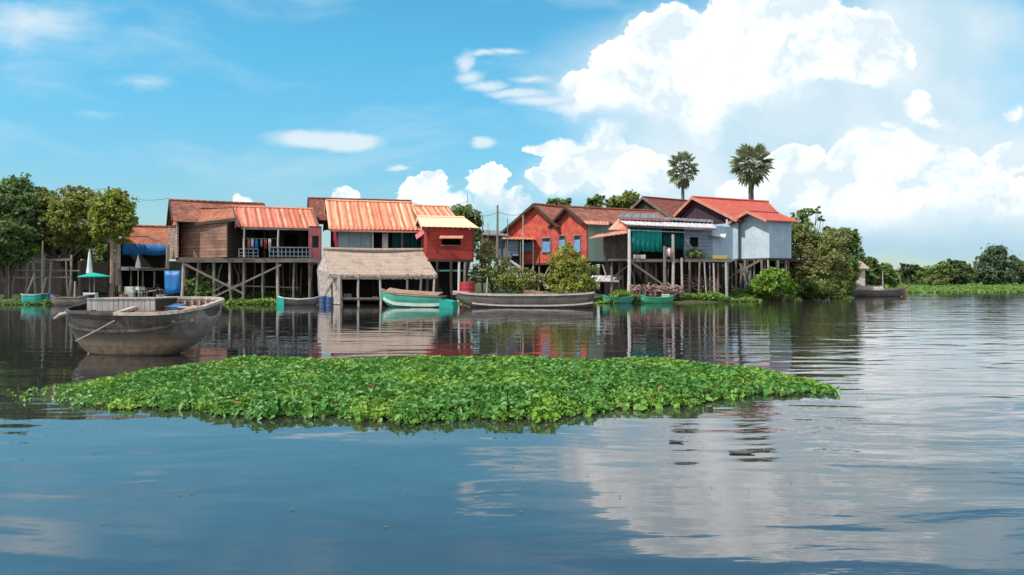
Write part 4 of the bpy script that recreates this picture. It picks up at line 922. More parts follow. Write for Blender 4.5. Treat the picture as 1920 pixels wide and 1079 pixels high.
def stations(L, pts, n=22):
    """pts: rows (t, halfbeam, keel, sheer)"""
    P = np.array(pts); out = []
    for t in np.linspace(0, 1, n):
        out.append((t*L, *[float(np.interp(t, P[:,0], P[:,k])) for k in (1,2,3)]))
    # smooth once
    o = [out[0]]
    for i in range(1, n-1): o.append((out[i][0], *[(out[i-1][k]+2*out[i][k]+out[i+1][k])/4 for k in (1,2,3)]))
    return o+[out[-1]]
def boat(name, label, p0, p1, pts, hullm, rimm, inner, thw=4, group=None, roll=0.0, cat='boat', rimw=0.08, z=0.0):
    p0 = Vector((p0[0],p0[1],z)); p1 = Vector((p1[0],p1[1],z)); L = (p1-p0).length; ang = math.atan2(p1.y-p0.y, p1.x-p0.x)
    Mx = Matrix.Translation(p0) @ Matrix.Rotation(ang, 4, 'Z') @ Matrix.Rotation(roll, 4, 'X')
    r = thing(name, label, cat, (p0+p1)/2, group); st = stations(L, pts)
    hull_mesh(st, Mx).build('hull', hullm, r, merge=True)
    hull_mesh(st, Mx, 0.05, flip=True).build('inner_hull', inner, r, merge=True)
    rim(st, Mx, rimw, rimw*0.8).build('gunwale', rimm, r)
    for i in range(thw):
        s_ = st[int((i+1)/(thw+1)*(len(st)-1))]; m = MB()
        m.hexa([Mx @ Vector((s_[0]+a, b, s_[3]-0.10+c)) for c in (-0.03,0.0) for a, b in ((-.1,-s_[1]*.95),(.1,-s_[1]*.95),(.1,s_[1]*.95),(-.1,s_[1]*.95))]); m.build('thwart', inner, r)
    return r, st, Mx
# ---- the big wooden boat in the foreground
def big_boat():
    p0 = gx(160, 20.6); p1 = gx(408, 19.8)
    L = (p1-p0).length; ang = math.atan2(p1.y-p0.y, p1.x-p0.x); roll = R(10)
    Mx = Matrix.Translation(p0) @ Matrix.Rotation(ang, 4, 'Z') @ Matrix.Rotation(roll, 4, 'X')
    r = thing('wooden_boat', 'big weathered wooden boat with broad hull toned dark as in shade, moored behind the floating plants', 'boat', (p0+p1)/2)
    pts = [(0,0.42,0.46,1.20),(0.04,0.64,0.22,1.20),(0.12,0.82,-0.05,1.20),(0.3,0.95,-0.22,1.20),(0.5,0.99,-0.20,1.20),(0.68,0.99,-0.05,1.20),(0.80,0.94,0.16,1.21),(0.89,0.83,0.42,1.22),(0.95,0.68,0.66,1.23),(1.0,0.42,0.92,1.25)]
    st = stations(L, pts, 30)
    hull_mesh(st, Mx, nq=14).build('hull', hullbig, r, merge=True)
    hull_mesh(st, Mx, 0.07, nq=10, flip=True).build('inner_hull', deck_tan2, r, merge=True)
    rim(st[14:], Mx, 0.14, 0.07, 0.035).build('gunwale', rim_grey, r); rim(st[:15], Mx, 0.08, 0.05, 0.02).build('gunwale', hullbig, r)
    T = lambda x, y, z: Mx @ Vector((x, y, z))
    def hx(m, x0, x1, y0, y1, z0, z1): m.hexa([T(x,y,z) for z in (z0,z1) for x, y in ((x0,y0),(x1,y0),(x1,y1),(x0,y1))])
    # boarded cover over the left half: upright coaming board and cross planks
    xa, xb = 0.06, L*0.50; n = 15
    def cb(x): return float(np.interp(x/L, [0,.04,.12,.3,.5,.68], [.40,.60,.78,.93,.99,.99]))
    n = 15; m = MB(); m2 = MB(); wl, wr = 163, 291; dn, dfar = 19.72, 21.05
    for i in range(n):
        u0, u1 = i/n, (i+1)/n-0.004; z1 = 1.375+random.uniform(-.008,.006); z0 = 1.10+random.uniform(-.012,.012)
        a_, b_ = gx(wl+(wr-wl)*u0, dn), gx(wl+(wr-wl)*u1, dn)
        m.hexa([Vector((p.x, p.y+o_, z)) for z in (z0,z1) for p, o_ in ((a_,0),(b_,0),(b_,.035),(a_,.035))])
        c0, c1 = a_.x+0.10, b_.x+0.10
        m2.hexa([Vector((x,y,z)) for z in (z1+.004,z1+.028) for x, y in ((a_.x,dn-.02),(b_.x,dn-.02),(c1,dfar),(c0,dfar))])
    m3 = MB()
    for i in range(0, 15):
        p_, q_ = [Mx @ hull_point(st[k], 0, -1) for k in (i, i+1)]; xa_, xb_ = p_.x, q_.x-0.012
        m3.hexa([p_+Vector((0,0,-.02)), q_+Vector((-.012,0,-.02)), Vector((xb_,dn+.06,1.06)), Vector((xa_,dn+.06,1.06)), p_+Vector((0,0,.015)), q_+Vector((-.012,0,.015)), Vector((xb_,dn+.06,1.10)), Vector((xa_,dn+.06,1.10))])
    m3.build('side_deck', wood_dark, r)
    m.build('coaming', coam, r); m2.build('deck_boards', coam, r)
    m = MB(); e0 = gx(wl, dn); e1 = gx(wr, dn)
    m.hexa([Vector((x,y,z)) for z in (0.95,1.372) for x, y in ((e1.x-.05,dn+.04),(e1.x,dn+.04),(e1.x+.1,dfar-.05),(e1.x+.05,dfar-.05))])
    m.hexa([Vector((x,y,z)) for z in (0.95,1.372) for x, y in ((e0.x,dn+.04),(e0.x+.05,dn+.04),(e0.x+.15,dfar-.05),(e0.x+.1,dfar-.05))]); m.build('cover_ends', wood_dark, r)
    # open hold at the right: ribs, stringers, thwarts, floor
    for x in np.arange(xb+0.1, L*0.97, 0.22):
        b, k, s_ = [float(np.interp(x, [q[0] for q in st], [q[j] for q in st])) for j in (1,2,3)]
        for side in (-1,1):
            P = [Mx @ hull_point((x,b,k,s_), q, side, 0.10) for q in np.linspace(0, 0.9, 6)]
            m = MB(); m.tube(P, 0.035, 5); m.build('rib', rib_m, r)
    m = MB()
    for i in range(7): hx(m, xb+0.07, L*0.90, -0.62+i*0.18, -0.62+i*0.18+0.165, 0.90, 0.93)
    m.build('floor_boards', rib_m, r)
    m = MB(); rn = random.Random(9)
    for i in range(26):
        x = rn.uniform(xb+.1, L*.88); y = rn.uniform(-.7,.6); a = rn.uniform(-.5,.5); l = rn.uniform(.15,.5)
        m.tube([T(x,y,.98+rn.uniform(0,.12)), T(x+l*math.cos(a), y+l*math.sin(a), .98+rn.uniform(0,.15))], rn.uniform(.015,.04), 5)
    o = m.build('loose_sticks', rim_grey, r); o['kind'] = 'stuff'
    m = MB(); P_ = [T(L*0.80+0.17*math.cos(q*0.6)*(1-q*0.006), -0.45+0.17*math.sin(q*0.6)*(1-q*0.006), 1.08+q*0.0022) for q in range(50)]; m.tube(P_, 0.018, 5); m.build('rope_coil', rope_m, r)
    m = MB(); m.hexa([T(x,y,z) for z in (.95,1.16) for x,y in ((L*.60,.25),(L*.70,.2),(L*.71,.55),(L*.61,.6))]); m.build('sack', cloth_blue, r)
    for fx in (0.70, 0.83):
        m = MB(); hx(m, L*fx, L*fx+0.16, -0.86, 0.86, 1.02, 1.06); m.build('thwart', rib_m, r)
    m = MB(); 
    for y in (-0.55, -0.4, 0.3): m.beam(T(xb+0.02, y, 1.16), T(L*0.90, y*0.8, 1.13), 0.09, 0.05)
    m.build('loose_board', rib_m, r)
    m = MB(); m.face([T(L*0.90,-.66,1.2),T(L*.97,-.46,1.215),T(L*0.995,-.30,1.23),T(L*0.995,.30,1.23),T(L*.97,.46,1.215),T(L*0.90,.66,1.2)]); o = m.build('bow_deck', rim_grey, r)
    md = o.modifiers.new('s','SOLIDIFY'); md.thickness = 0.05
    # rubbing strake and stern overhang
    m = MB()
    for i in range(2, len(st)-3):
        a, b = Mx @ hull_point(st[i],0.17,-1), Mx @ hull_point(st[i+1],0.17,-1); m.beam(a+Vector((0,-0.02,0)), b+Vector((0,-0.02,0)), 0.05, 0.07)
    m.build('strake', hullbig, r)
    m = MB(); m.tube([T(0.35,-0.72,1.21), T(-0.05,-0.62,1.12), T(-0.28,-0.56,1.00)], [0.045,0.04,0.03], 7); o = m.build('stern_pole', rim_grey, r)
    # mooring line hanging across the hull
    a = Mx @ hull_point(st[14], 0.05, -1)+Vector((0,-0.06,0)); pts_ = [a, a+Vector((-0.42,-0.10,-0.25)), a+Vector((-0.85,-0.16,-0.48))]
    m = MB(); m.tube(pts_, 0.018, 6); m.build('mooring_rope', rope_m, r)
    return r, T, L, xb
def big_hull_mat():
    m, t, b = newmat('shade_toned_hull'); tc = t.n.new('ShaderNodeTexCoord'); p = tc.outputs['Object']; x, y, z = t.xyz(p)
    n = t.noise(t.v('MULTIPLY', p, (0.8,0.8,3.0)), 1.6, 6, 0.65); n2 = t.noise(t.v('MULTIPLY', p, (4,4,0.8)), 1.4, 4, 0.7)
    c = t.mix(t.ramp(n, 0.35, 0.65), (0.026,0.021,0.018), (0.070,0.064,0.060))  # dark tones put the near side's shade into the hull colour
    c = t.mix(t.ramp(n2, 0.48, 0.70, 0.0, 0.6), c, (0.17,0.12,0.085))
    zz = t.m('ADD', z, t.m('MULTIPLY', t.m('SUBTRACT', n, 0.5), 0.55))
    low = t.ramp(zz, 0.60, 0.22)
    tan = t.mix(t.ramp(n2, 0.42, 0.62), (0.30,0.235,0.165), (0.24,0.11,0.06))
    c = t.mix(t.m('MULTIPLY', low, 0.85), c, tan)
    bow = t.ramp(x, 0.95, 1.75); c = t.mix(t.m('MULTIPLY', bow, t.ramp(n2, 0.3, 0.6, 0.35, 0.9)), c, (0.30,0.27,0.25))
    pl = t.m('LESS_THAN', t.m('FRACT', t.m('DIVIDE', t.m('ADD', z, t.m('MULTIPLY', n, 0.03)), 0.23)), 0.05); c = t.mix(t.m('MULTIPLY', pl, 0.45), c, (0.012,0.01,0.01))
    t.put(b.inputs['Base Color'], c); b.inputs['Roughness'].default_value = 0.6; b.inputs['Specular IOR Level'].default_value = 0.35
    bump(t, b, t.m('ADD', n2, t.m('MULTIPLY', pl, -1.0)), 0.6, 0.02); return m
hullbig = big_hull_mat()
coam = planks('coaming_boards', (0.50,0.455,0.45), (0.38,0.345,0.335), 0.13, True, (0.2,0.17,0.16), 0.5, 0.08)
rim_grey = weathered('rim_worn', (0.46,0.39,0.33), (0.30,0.25,0.21), (0.15,0.12,0.10), 3.0, 0.3)
rib_m = planks('hold_boards', (0.55,0.38,0.32), (0.44,0.29,0.24), 0.12, False, (0.15,0.1,0.08), 0.4)
deck_tan2 = planks('hold_lining', (0.24,0.16,0.13), (0.18,0.12,0.10), 0.16, False, (0.08,0.06,0.05), 0.4)
bigb = big_boat()

# ---- boats moored along the village
r, st, Mx = boat('longtail_boat', 'green and pale striped boat with raised left bow moored before the thatched hut', gx(717,53.2), gx(832,52.0),
    [(0,0.12,0.45,1.18),(0.08,0.35,0.10,1.02),(0.25,0.62,-0.2,0.88),(0.6,0.70,-0.25,0.78),(0.9,0.62,-0.2,0.72),(1,0.5,-0.1,0.72)], hull_teal, deck_tan, deck_tan, 0)
m = MB()
for i in range(1, len(st)-1):
    a, b = [Mx @ (hull_point(st[k],0.40,-1)+Vector((0,-0.03,0))) for k in (i,i+1)]; m.beam(a, b, 0.05, 0.20)
m.build('pale_strake', hull_white, r)
m = MB()
for i in range(2, len(st)-2):
    s0, s1 = st[i], st[i+1]; m.hexa([Mx @ Vector(q) for q in [(s0[0],-s0[1]*.9,s0[3]+.05),(s1[0]-.03,-s1[1]*.9,s1[3]+.05),(s1[0]-.03,s1[1]*.9,s1[3]+.22),(s0[0],s0[1]*.9,s0[3]+.22),(s0[0],-s0[1]*.9,s0[3]+.09),(s1[0]-.03,-s1[1]*.9,s1[3]+.09),(s1[0]-.03,s1[1]*.9,s1[3]+.26),(s0[0],s0[1]*.9,s0[3]+.26)]])
m.build('deck_boards', deck_tan, r)
m = MB(); e = st[-1]; m.hexa([Mx @ Vector(q) for q in [(e[0]-.1,-.55,-.1),(e[0]+.85,-.45,-.1),(e[0]+.85,.45,-.1),(e[0]-.1,.55,-.1),(e[0]-.1,-.62,.55),(e[0]+.75,-.5,.40),(e[0]+.75,.5,.40),(e[0]-.1,.62,.55)]]); m.build('stern_box', hull_aqua, r)
r, st, Mx = boat('barge', 'long low grey wooden barge with worn pink bow tip, moored left of the green netting', gx(853,52.6), gx(1113,51.2),
    [(0,0.20,0.62,1.02),(0.05,0.45,0.25,0.96),(0.14,0.75,-0.1,0.86),(0.35,0.95,-0.25,0.80),(0.7,0.98,-0.25,0.82),(0.92,0.90,-0.15,0.90),(1,0.80,0.0,0.96)], hull_grey, post_light, wood_dark, 7, rimw=0.13)
m = MB(); m.hexa([Mx @ Vector(q) for q in [(-.1,-.22,.80),(1.0,-.55,.83),(1.0,.55,.83),(-.1,.22,.80),(-.12,-.22,1.07),(1.0,-.62,.98),(1.0,.62,.98),(-.12,.22,1.07)]]); m.build('bow_tip', hull_pink, r)
m = MB()
for i in range(3, len(st)-1):
    a, b = [Mx @ (hull_point(st[k],0.42,-1)+Vector((0,-0.03,0))) for k in (i,i+1)]; m.beam(a, b, 0.05, 0.10)
m.build('strake', post_light, r)
m = MB(); m.hexa([Mx @ Vector(q) for q in [(6.9,-.85,.80),(8.6,-.8,.86),(8.6,.8,.86),(6.9,.85,.80),(6.9,-.88,.93),(8.6,-.82,1.0),(8.6,.82,1.0),(6.9,.88,.93)]]); m.build('stern_deck', wood_dark, r)
SB = [(0,0.10,0.25,0.62),(0.12,0.35,-0.05,0.50),(0.5,0.48,-0.15,0.42),(0.85,0.40,-0.1,0.48),(1,0.15,0.2,0.60)]
boat('small_boat', 'small faded green boat afloat beside the right end of the grey barge', gx(1130,60.4), gx(1188,60.6), SB, hull_teal, hull_teal, wood_dark, 3, 'small boats at the bank')
boat('small_boat', 'small vivid green boat afloat below the heap of firewood', gx(1202,60.0), gx(1262,60.4), SB, hull_green, plastic_green, hull_green, 3, 'small boats at the bank')
r, st, Mx = boat('small_boat', 'narrow grey boat with turquoise end, moored left of the thatched hut', gx(522,56.2), gx(600,56.6), SB, hull_grey, post_white, post_light, 3, 'small boats at the bank')
m = MB(); m.hexa([Mx @ Vector(q) for q in [(-.05,-.3,-.1),(.45,-.45,-.1),(.45,.45,-.1),(-.05,.3,-.1),(-.1,-.3,.55),(.45,-.47,.50),(.45,.47,.50),(-.1,.3,.55)]]); m.build('painted_bow', hull_aqua, r)
boat('small_boat', 'stubby turquoise boat beneath the pole platform at far left', gx(44,57.6), gx(82,57.2), [(0,.2,0,.75),(0.2,.45,-.15,.70),(0.8,.45,-.15,.70),(1,.25,0,.78)], hull_aqua, hull_white, hull_teal, 2, 'small boats at the bank')
boat('small_boat', 'low dark brown boat moored just left of the big wooden boat', gx(100,55.5), gx(172,54.8), [(0,.2,.1,.66),(0.2,.5,-.15,.55),(0.8,.5,-.15,.58),(1,.3,.1,.75)], hull_grey, post_grey, wood_dark, 3, 'small boats at the bank')
r, st, Mx = boat('cargo_boat', 'long dark boat with low arched cover moored beyond the brown thicket', gx(1578,82.5), gx(1697,83.5),
    [(0,0.3,0.2,0.95),(0.1,0.7,-0.1,0.75),(0.5,0.9,-0.2,0.62),(0.85,0.8,-0.15,0.75),(0.95,0.45,0.1,0.85),(1,0.15,0.4,1.0)], hull_grey, post_grey, wood_dark, 4, rimw=0.12)
m = MB()
for i in range(10):
    x0, x1 = 0.3+i*0.40, 0.3+(i+1)*0.40-0.02
    for j in range(6):
        a0, a1 = math.pi*j/6, math.pi*(j+1)/6; f = lambda a, q: (math.cos(a)*0.8, 0.62+math.sin(a)*(0.75 if i < 4 else 0.5)*q)
        (y0,z0),(y1,z1) = f(a0,1), f(a1,1); (y2,z2),(y3,z3) = f(a0,0.94), f(a1,0.94)
        m.hexa([Mx @ Vector(q) for q in [(x0,y2,z2),(x1,y2,z2),(x1,y0,z0+.0),(x0,y0,z0),(x0,y3,z3),(x1,y3,z3),(x1,y1,z1),(x0,y1,z1)]])
m.build('cover', matting, r)
m = MB(); m.beam(Mx @ Vector((6.9,-.4,.1)), Mx @ Vector((6.35,0,2.2)), 0.11); m.hexa([Mx @ Vector(q) for q in [(6.7,-.45,-.5),(7.4,-.55,-.7),(7.4,-.45,-.7),(6.7,-.35,-.5),(6.5,-.45,1.1),(6.9,-.5,.9),(6.9,-.4,.9),(6.5,-.35,1.1)]]); m.build('rudder', post_brown, r)

# ------------------------------------------------------------------ floating plant raft in the foreground
PXS = [-120, -40, 40, 110, 200, 300, 450, 800, 1000, 1200, 1300, 1400, 1500, 1575]
DB  = [12.9, 13.0, 13.3, 13.8, 14.9, 16.1, 17.0, 17.3, 17.3, 17.0, 16.7, 15.9, 14.8, 13.6]
DF  = [12.6, 12.5, 12.2, 12.0, 11.8, 11.5, 11.0, 10.5, 10.7, 11.5, 12.1, 12.7, 13.0, 13.25]
def raft():
    def edges(px):
        j = 0.16*np.sin(px*0.023)+0.12*np.sin(px*0.071+1)+0.09*np.sin(px*0.19+2)+0.06*np.sin(px*0.41)
        return np.interp(px, PXS, DF)+j, np.interp(px, PXS, DB)+0.6*j
    def height(X, Y):
        px = X/Y*F+960; f, b = edges(px); e = np.minimum(Y-f, b-Y)
        tp = np.interp(px, [-120, 90, 220, 420, 1250, 1450, 1560], [0.03, 0.10, 0.40, 1.0, 1.0, 0.62, 0.25])
        h = 0.275*tp*np.clip(e/1.0, 0, 1)**0.7
        return h*(0.86+0.20*np.sin(X*1.9+Y*0.7)*np.sin(Y*2.3-X*0.5)+0.08*np.sin(X*5.1)*np.sin(Y*4.7)), e
    X = rng.uniform(-12, 7.2, 520000); Y = rng.uniform(10.0, 17.6, 520000)
    h, e = height(X, Y); px = X/Y*F+960; ok = (e > rng.exponential(0.05, len(e))-0.06) & (px > -120) & (px < 1585)
    thin = (px > 300) & (px < 1420) | (rng.uniform(size=len(px)) < np.interp(px, [-120,90,300,1420,1500,1585],[0.02,0.07,1,1,0.40,0.05]))
    ok &= thin; X, Y, h, e = X[ok][:85000], Y[ok][:85000], h[ok][:85000], e[ok][:85000]; N = len(X)
    q = 1-rng.exponential(0.16, N); q = np.clip(q, 0.05, 1.25); q = np.where(e < 0.3, rng.uniform(0.12, 1.15, N), q)
    Z = np.maximum(h*q, 0.0)+rng.uniform(0.015, 0.05, N)
    n = rng.normal(size=(N,3))*np.array((0.7,0.7,0.25)); n[:,2] = np.abs(n[:,2])+0.60
    n[:,1] -= 0.25*(e < 0.8)
    n /= np.linalg.norm(n,axis=1)[:,None]; rr = rng.normal(size=(N,3)); a = np.cross(n,rr); a /= np.linalg.norm(a,axis=1)[:,None]; b = np.cross(n,a)
    s = ((0.036+0.095*rng.uniform(0,1,N)**1.8)*np.interp(X/Y*F+960,[60,260],[0.6,1.0]))[:,None]; w = s*rng.uniform(0.30,0.42,N)[:,None]; C = np.stack([X,Y,Z],1)
    o0 = np.array((-2.0, 13.5, 0.0)); C = C-o0
    fold = n*s*0.14; tipd = -n*s*0.18
    V = np.stack([C-a*s*0.5, C-a*s*0.28+b*w+fold, C+a*s*0.15+b*w*0.85+fold, C+a*s*0.62+tipd, C+a*s*0.15-b*w*0.85+fold, C-a*s*0.28-b*w+fold],1)
    me = bpy.data.meshes.new('floating_plants'); 
    idx = (np.arange(N)*6)[:,None]; fc = np.concatenate([idx+np.array([0,1,2,3])[None], idx+np.array([0,3,4,5])[None]],1).reshape(-1)
    # stems
    K = 9000; si = rng.choice(N, K, replace=False); top = C[si]; bot = top.copy(); bot[:,2] = -0.02; bot[:,:2] += rng.normal(size=(K,2))*0.05
    wv = np.array((0.006,0,0)); SV = np.stack([bot-wv, bot+wv, top+wv*0.6, top-wv*0.6],1).reshape(-1,3)
    sidx = (6*N+np.arange(K)*4)[:,None]+np.arange(4)[None]
    allv = np.concatenate([V.reshape(-1,3), SV]); loops = np.concatenate([fc, sidx.reshape(-1)]).astype(np.int32); nf = 2*N+K
    me.vertices.add(len(allv)); me.vertices.foreach_set('co', allv.astype(np.float32).ravel())
    me.loops.add(len(loops)); me.loops.foreach_set('vertex_index', loops)
    me.polygons.add(nf); me.polygons.foreach_set('loop_start', np.arange(0,4*nf,4,dtype=np.int32)); me.update(calc_edges=True); me.materials.append(lf_water)
    o = bpy.data.objects.new('floating_plants', me); col.objects.link(o); o.location = o0
    tag(o, 'dense raft of bright green floating leaves drifting in front of the big boat', 'water plants', None, 'stuff')
    # matted stems below the leaves
    v = []; f = []; pxs = np.linspace(60, 1540, 150); nt = 26
    for px_ in pxs:
        ff, bb = edges(np.array(px_)); 
        for k in range(nt):
            Yk = ff+0.03+(bb-ff-0.06)*k/(nt-1); Xk = (px_-960)/F*Yk; hh, _ = height(np.array(Xk), np.array(Yk)); edge = 1 if 0 < k < nt-1 else 0
            v.append((Xk-o0[0], Yk-o0[1], float(hh)*0.66*edge*float(np.clip((px_-110)/220,0,1))-0.01+random.uniform(0,0.02)*edge))
    for i in range(len(pxs)-1):
        for k in range(nt-1): a_ = i*nt+k; f.append((a_, a_+nt, a_+nt+1, a_+1))
    me = bpy.data.meshes.new('root_mat'); me.from_pydata(v, [], f); me.materials.append(rootm)
    p = bpy.data.objects.new('root_mat', me); col.objects.link(p); p.parent = o
rootm = weathered('matted_roots', (0.030,0.045,0.012), (0.045,0.055,0.018), (0.02,0.02,0.01), 2.0, 0.3)
raft()
def scraps():
    n = 700; px = rng.uniform(-40, 1640, n); f = np.interp(px, PXS, DF); d = f-rng.exponential(0.28, n)-0.02; far_ = rng.uniform(size=n) < 0.12; d = np.where(far_, rng.uniform(6, 12, n), d)
    ok = d > 4.5; px, d = px[ok], d[ok]; X = (px-960)/F*d
    o = quad_cloud('plant_scraps', np.stack([X, d, np.full(len(d), 0.012)],1), rng.uniform(0.015,0.055,len(d)), lf_scrap, origin=(0,11,0), up=14.0); tag(o, 'loose leaf scraps floating along the front edge of the plant raft', 'leaf litter', None, 'stuff')
lf_scrap = leafmat('plant_scraps', (0.10,0.16,0.03), (0.20,0.22,0.05), (0.16,0.11,0.05), 0.8)
scraps()
# dark leaf scraps drifting on the open water
leafscrap = weathered('wet_leaf', (0.05,0.055,0.03), (0.035,0.035,0.02), (0.02,0.02,0.012), 3.0, 0.2, 0.4)
def drifting_leaf(px, py, length, wid, rz, label):
    d = CH*F/(py-HY); c = gx(px, d); m = MB(); n = 14; P = []
    for k in range(n):
        a = 2*math.pi*k/n; x = math.cos(a)*length/2; y = math.sin(a)*wid/2*(1-0.35*math.cos(a)); P.append((x,y))
    ca, sa = math.cos(rz), math.sin(rz)
    tp = [c+Vector((x*ca-y*sa, x*sa+y*ca, 0.012+0.02*abs(x)/length)) for x, y in P]; bt = [p-Vector((0,0,0.01)) for p in tp]
    m.face(tp); m.face(bt[::-1])
    for k in range(n): m.face([tp[(k+1)%n], tp[k], bt[k], bt[(k+1)%n]])
    o = m.build('drifting_leaf', leafscrap); tag(o, label, 'leaf', 'leaves drifting on open water')
drifting_leaf(1268, 830, 0.17, 0.09, -0.3, 'small dark leaf floating on open water below the right end of the plants')
drifting_leaf(1391, 851, 0.28, 0.11, -0.15, 'larger dark leaf floating on open water at the lower right')
# ------------------------------------------------------------------ plants along the bank
def strip(name, label, px0, px1, dfun, n, hgt, size, mat, kindtag='stuff', ground=True):
    px = rng.uniform(px0, px1, n); t_ = rng.uniform(0, 1, n)**0.9; d0, d1 = dfun(px); d = d0+(d1-d0)*t_; X = (px-960)/F*d
    taper = np.clip(np.minimum(px-px0, px1-px)/((px1-px0)*0.12), 0.15, 1)
    z = np.array([max(gz(a,b),0) for a,b in zip(X,d)])+rng.uniform(0.0,1,n)**1.4*hgt*taper*(0.7+0.5*np.sin(X*1.3)*np.sin(X*0.37+1))
    o = quad_cloud(name, np.stack([X,d,z],1), rng.uniform(0.6,1.4,n)*size, mat, origin=(float(X.mean()), float(d.mean()), 0), up=0.8)
    tag(o, label, 'water plants', None, kindtag); return o
strip('bank_plants', 'bright green floating plants along the water below the brown plank house', 418, 524, lambda p:(56.8+0*p, 61+0*p), 6500, 0.40, 0.22, lf_shore)
strip('bank_plants', 'green plants and grass growing along the water under the terrace house', 1118, 1428, lambda p:(59.3+(p-1118)*0.016, 63.5+(p-1118)*0.022), 26000, 0.72, 0.24, lf_shore)
strip('bank_plants', 'dark green weeds at the waterline below the far left platform', -60, 130, lambda p:(56.5+0*p, 60+0*p), 6000, 0.40, 0.22, lf_dark)
strip('bank_plants', 'low tangled weeds on the bank behind the grey barge', 860, 1118, lambda p:(58+0*p, 66+0*p), 12000, 0.55, 0.22, lf_olive)
strip('bank_plants', 'weeds around the stilts of the rightmost house', 1345, 1500, lambda p:(67+0*p, 80+0*p), 7000, 0.7, 0.28, lf_mid)
strip('bank_plants', 'dark floating weeds around the feet of the brown thicket', 1478, 1600, lambda p:(75+0*p, 90+0*p), 9000, 0.5, 0.30, lf_mid)
def meadow():
    n = 42000; px = rng.uniform(1610, 2150, n); s = rng.uniform(-3.5, 60, n); X0 = (px-960)/F*130
    d = np.array([shore(x) for x in X0])+s; X = (px-960)/F*d; d = np.array([shore(x) for x in X])+s
    z = np.array([max(gz(a,b)*0.4,0) for a,b in zip(X,d)])+rng.uniform(0,0.12,n)
    o = quad_cloud('meadow_grass', np.stack([X,d,z],1), rng.uniform(0.5,1.5,n)*0.5, lf_shore, origin=(70,140,0), up=0.9); tag(o, 'bright green grass on the flat far bank at the right', 'grass', None, 'stuff')
meadow()

# ------------------------------------------------------------------ trees and shrubs
def B(px, py, d, r, ry=None, rz=None, base=None):
    p = at(px, py, d); return (p.x-base.x, p.y-base.y, p.z-base.z, r, ry or r, rz or r*0.8)
def T(name, label, cat, bpx, bd, bl, n, ls, mat, zb=None, **k):
    """bl: (px, py, d, radius px, radius py)"""
    base = gx(bpx, bd, gz(gx(bpx,bd).x, bd) if zb is None else zb)
    blobs = [B(px, py, d, rx/F*d, rx/F*d*0.8, ry/F*d, base) for px, py, d, rx, ry in bl]
    return tree(name, label, cat, base, blobs, n, ls, mat, **k)
T('broadleaf_tree', 'large dark green tree at the far left edge', 'tree', 12, 61, [(-10,395,61,48,42),(30,372,62,40,38),(52,400,61.5,32,34),(10,440,60,44,30),(-30,440,60,40,40),(46,440,61,30,22),(28,350,62,24,17),(-40,480,60,40,30),(18,474,60.5,34,22),(66,380,62,18,16)], 24000, 0.29, lf_dark, tr=0.22, clump=0.12)
T('broadleaf_tree', 'spreading olive green tree between the dark tree and the pale trunk', 'tree', 118, 62.5, [(100,384,62,30,22),(135,388,61.5,38,28),(170,384,62,34,24),(120,416,61.5,34,26),(160,420,61.5,34,26),(92,410,63,28,26),(145,364,62.5,26,12),(178,446,62,26,20),(112,446,62,24,18),(85,366,62.5,20,12),(148,452,62.5,26,18),(75,450,63,24,20),(95,470,64,20,16),(140,475,65,26,14)], 25000, 0.25, lf_olive, tr=0.13, clump=0.13, fk=0.8)
T('broadleaf_tree', 'yellow green tree on a pale bare trunk beside the blue awning house', 'tree', 209, 60.6, [(200,386,60.5,28,24),(228,388,60.7,25,24),(236,412,60.5,19,24),(205,420,60.5,30,24),(226,438,60.7,20,16),(186,402,60.5,20,24),(215,368,61,20,12),(190,440,60.6,18,16)], 15000, 0.23, lf_yel, bmat=bark_pale, tr=0.17, clump=0.13, zb=0.2, fk=0.92)
T('shrub', 'dark undergrowth filling the gap behind the pale tree trunk', 'shrub', 165, 70, [(60,470,70,34,26),(100,480,70,34,26),(140,462,70,30,26),(175,478,70,30,26),(205,462,70,24,26),(30,480,70,30,30),(190,500,70,30,18),(0,490,70,30,30)], 9000, 0.34, lf_mid, tr=0.06, trunks=3)
T('broadleaf_tree', 'dark leafy tree behind the red plank room', 'tree', 872, 72, [(868,402,72,28,14),(886,414,72,18,16),(850,412,73,18,12),(888,440,72,14,22),(880,466,71,14,20)], 5500, 0.27, lf_mid, tr=0.2)
T('shrub', 'wispy grey green shrub with thin bare stems by the tall poles', 'shrub', 918, 62.5, [(905,480,62.5,20,16),(925,500,62.5,26,20),(900,515,62,18,20),(940,520,62,24,18),(915,460,63,12,12)], 3200, 0.22, lf_brown, tr=0.09, trunks=3, clump=0.2)
T('shrub', 'low olive scrub on the bank just right of the tallest pole', 'shrub', 965, 61.5, [(950,528,61.5,20,14),(975,532,61.5,22,14),(1000,525,61.5,20,14),(985,515,62,16,10)], 3000, 0.2, lf_olive, tr=0.06, trunks=3, clump=0.2)
T('shrub', 'tall yellow green bush growing in front of the two red gables', 'shrub', 1066, 61.5, [(1055,482,61.5,20,22),(1080,500,61.5,26,26),(1048,515,61.5,22,24),(1088,532,61.2,26,18),(1066,466,62,12,12),(1040,498,62,12,18),(1102,520,62,14,20),(1060,540,61,30,14),(1035,530,61.5,16,14),(1075,478,61.5,14,14)], 7500, 0.19, lf_yel, tr=0.05, trunks=5, clump=0.18)
T('shrub', 'round bright lime green bush at the waterline in front of the rightmost house', 'shrub', 1448, 67.6, [(1446,531,67.6,32,18),(1428,539,67.4,24,13),(1470,540,67.6,20,13),(1450,516,67.8,20,10),(1418,544,67.2,14,9)], 9000, 0.30, lf_bright, tr=0.1, trunks=3, clump=0.15, zb=0.1)
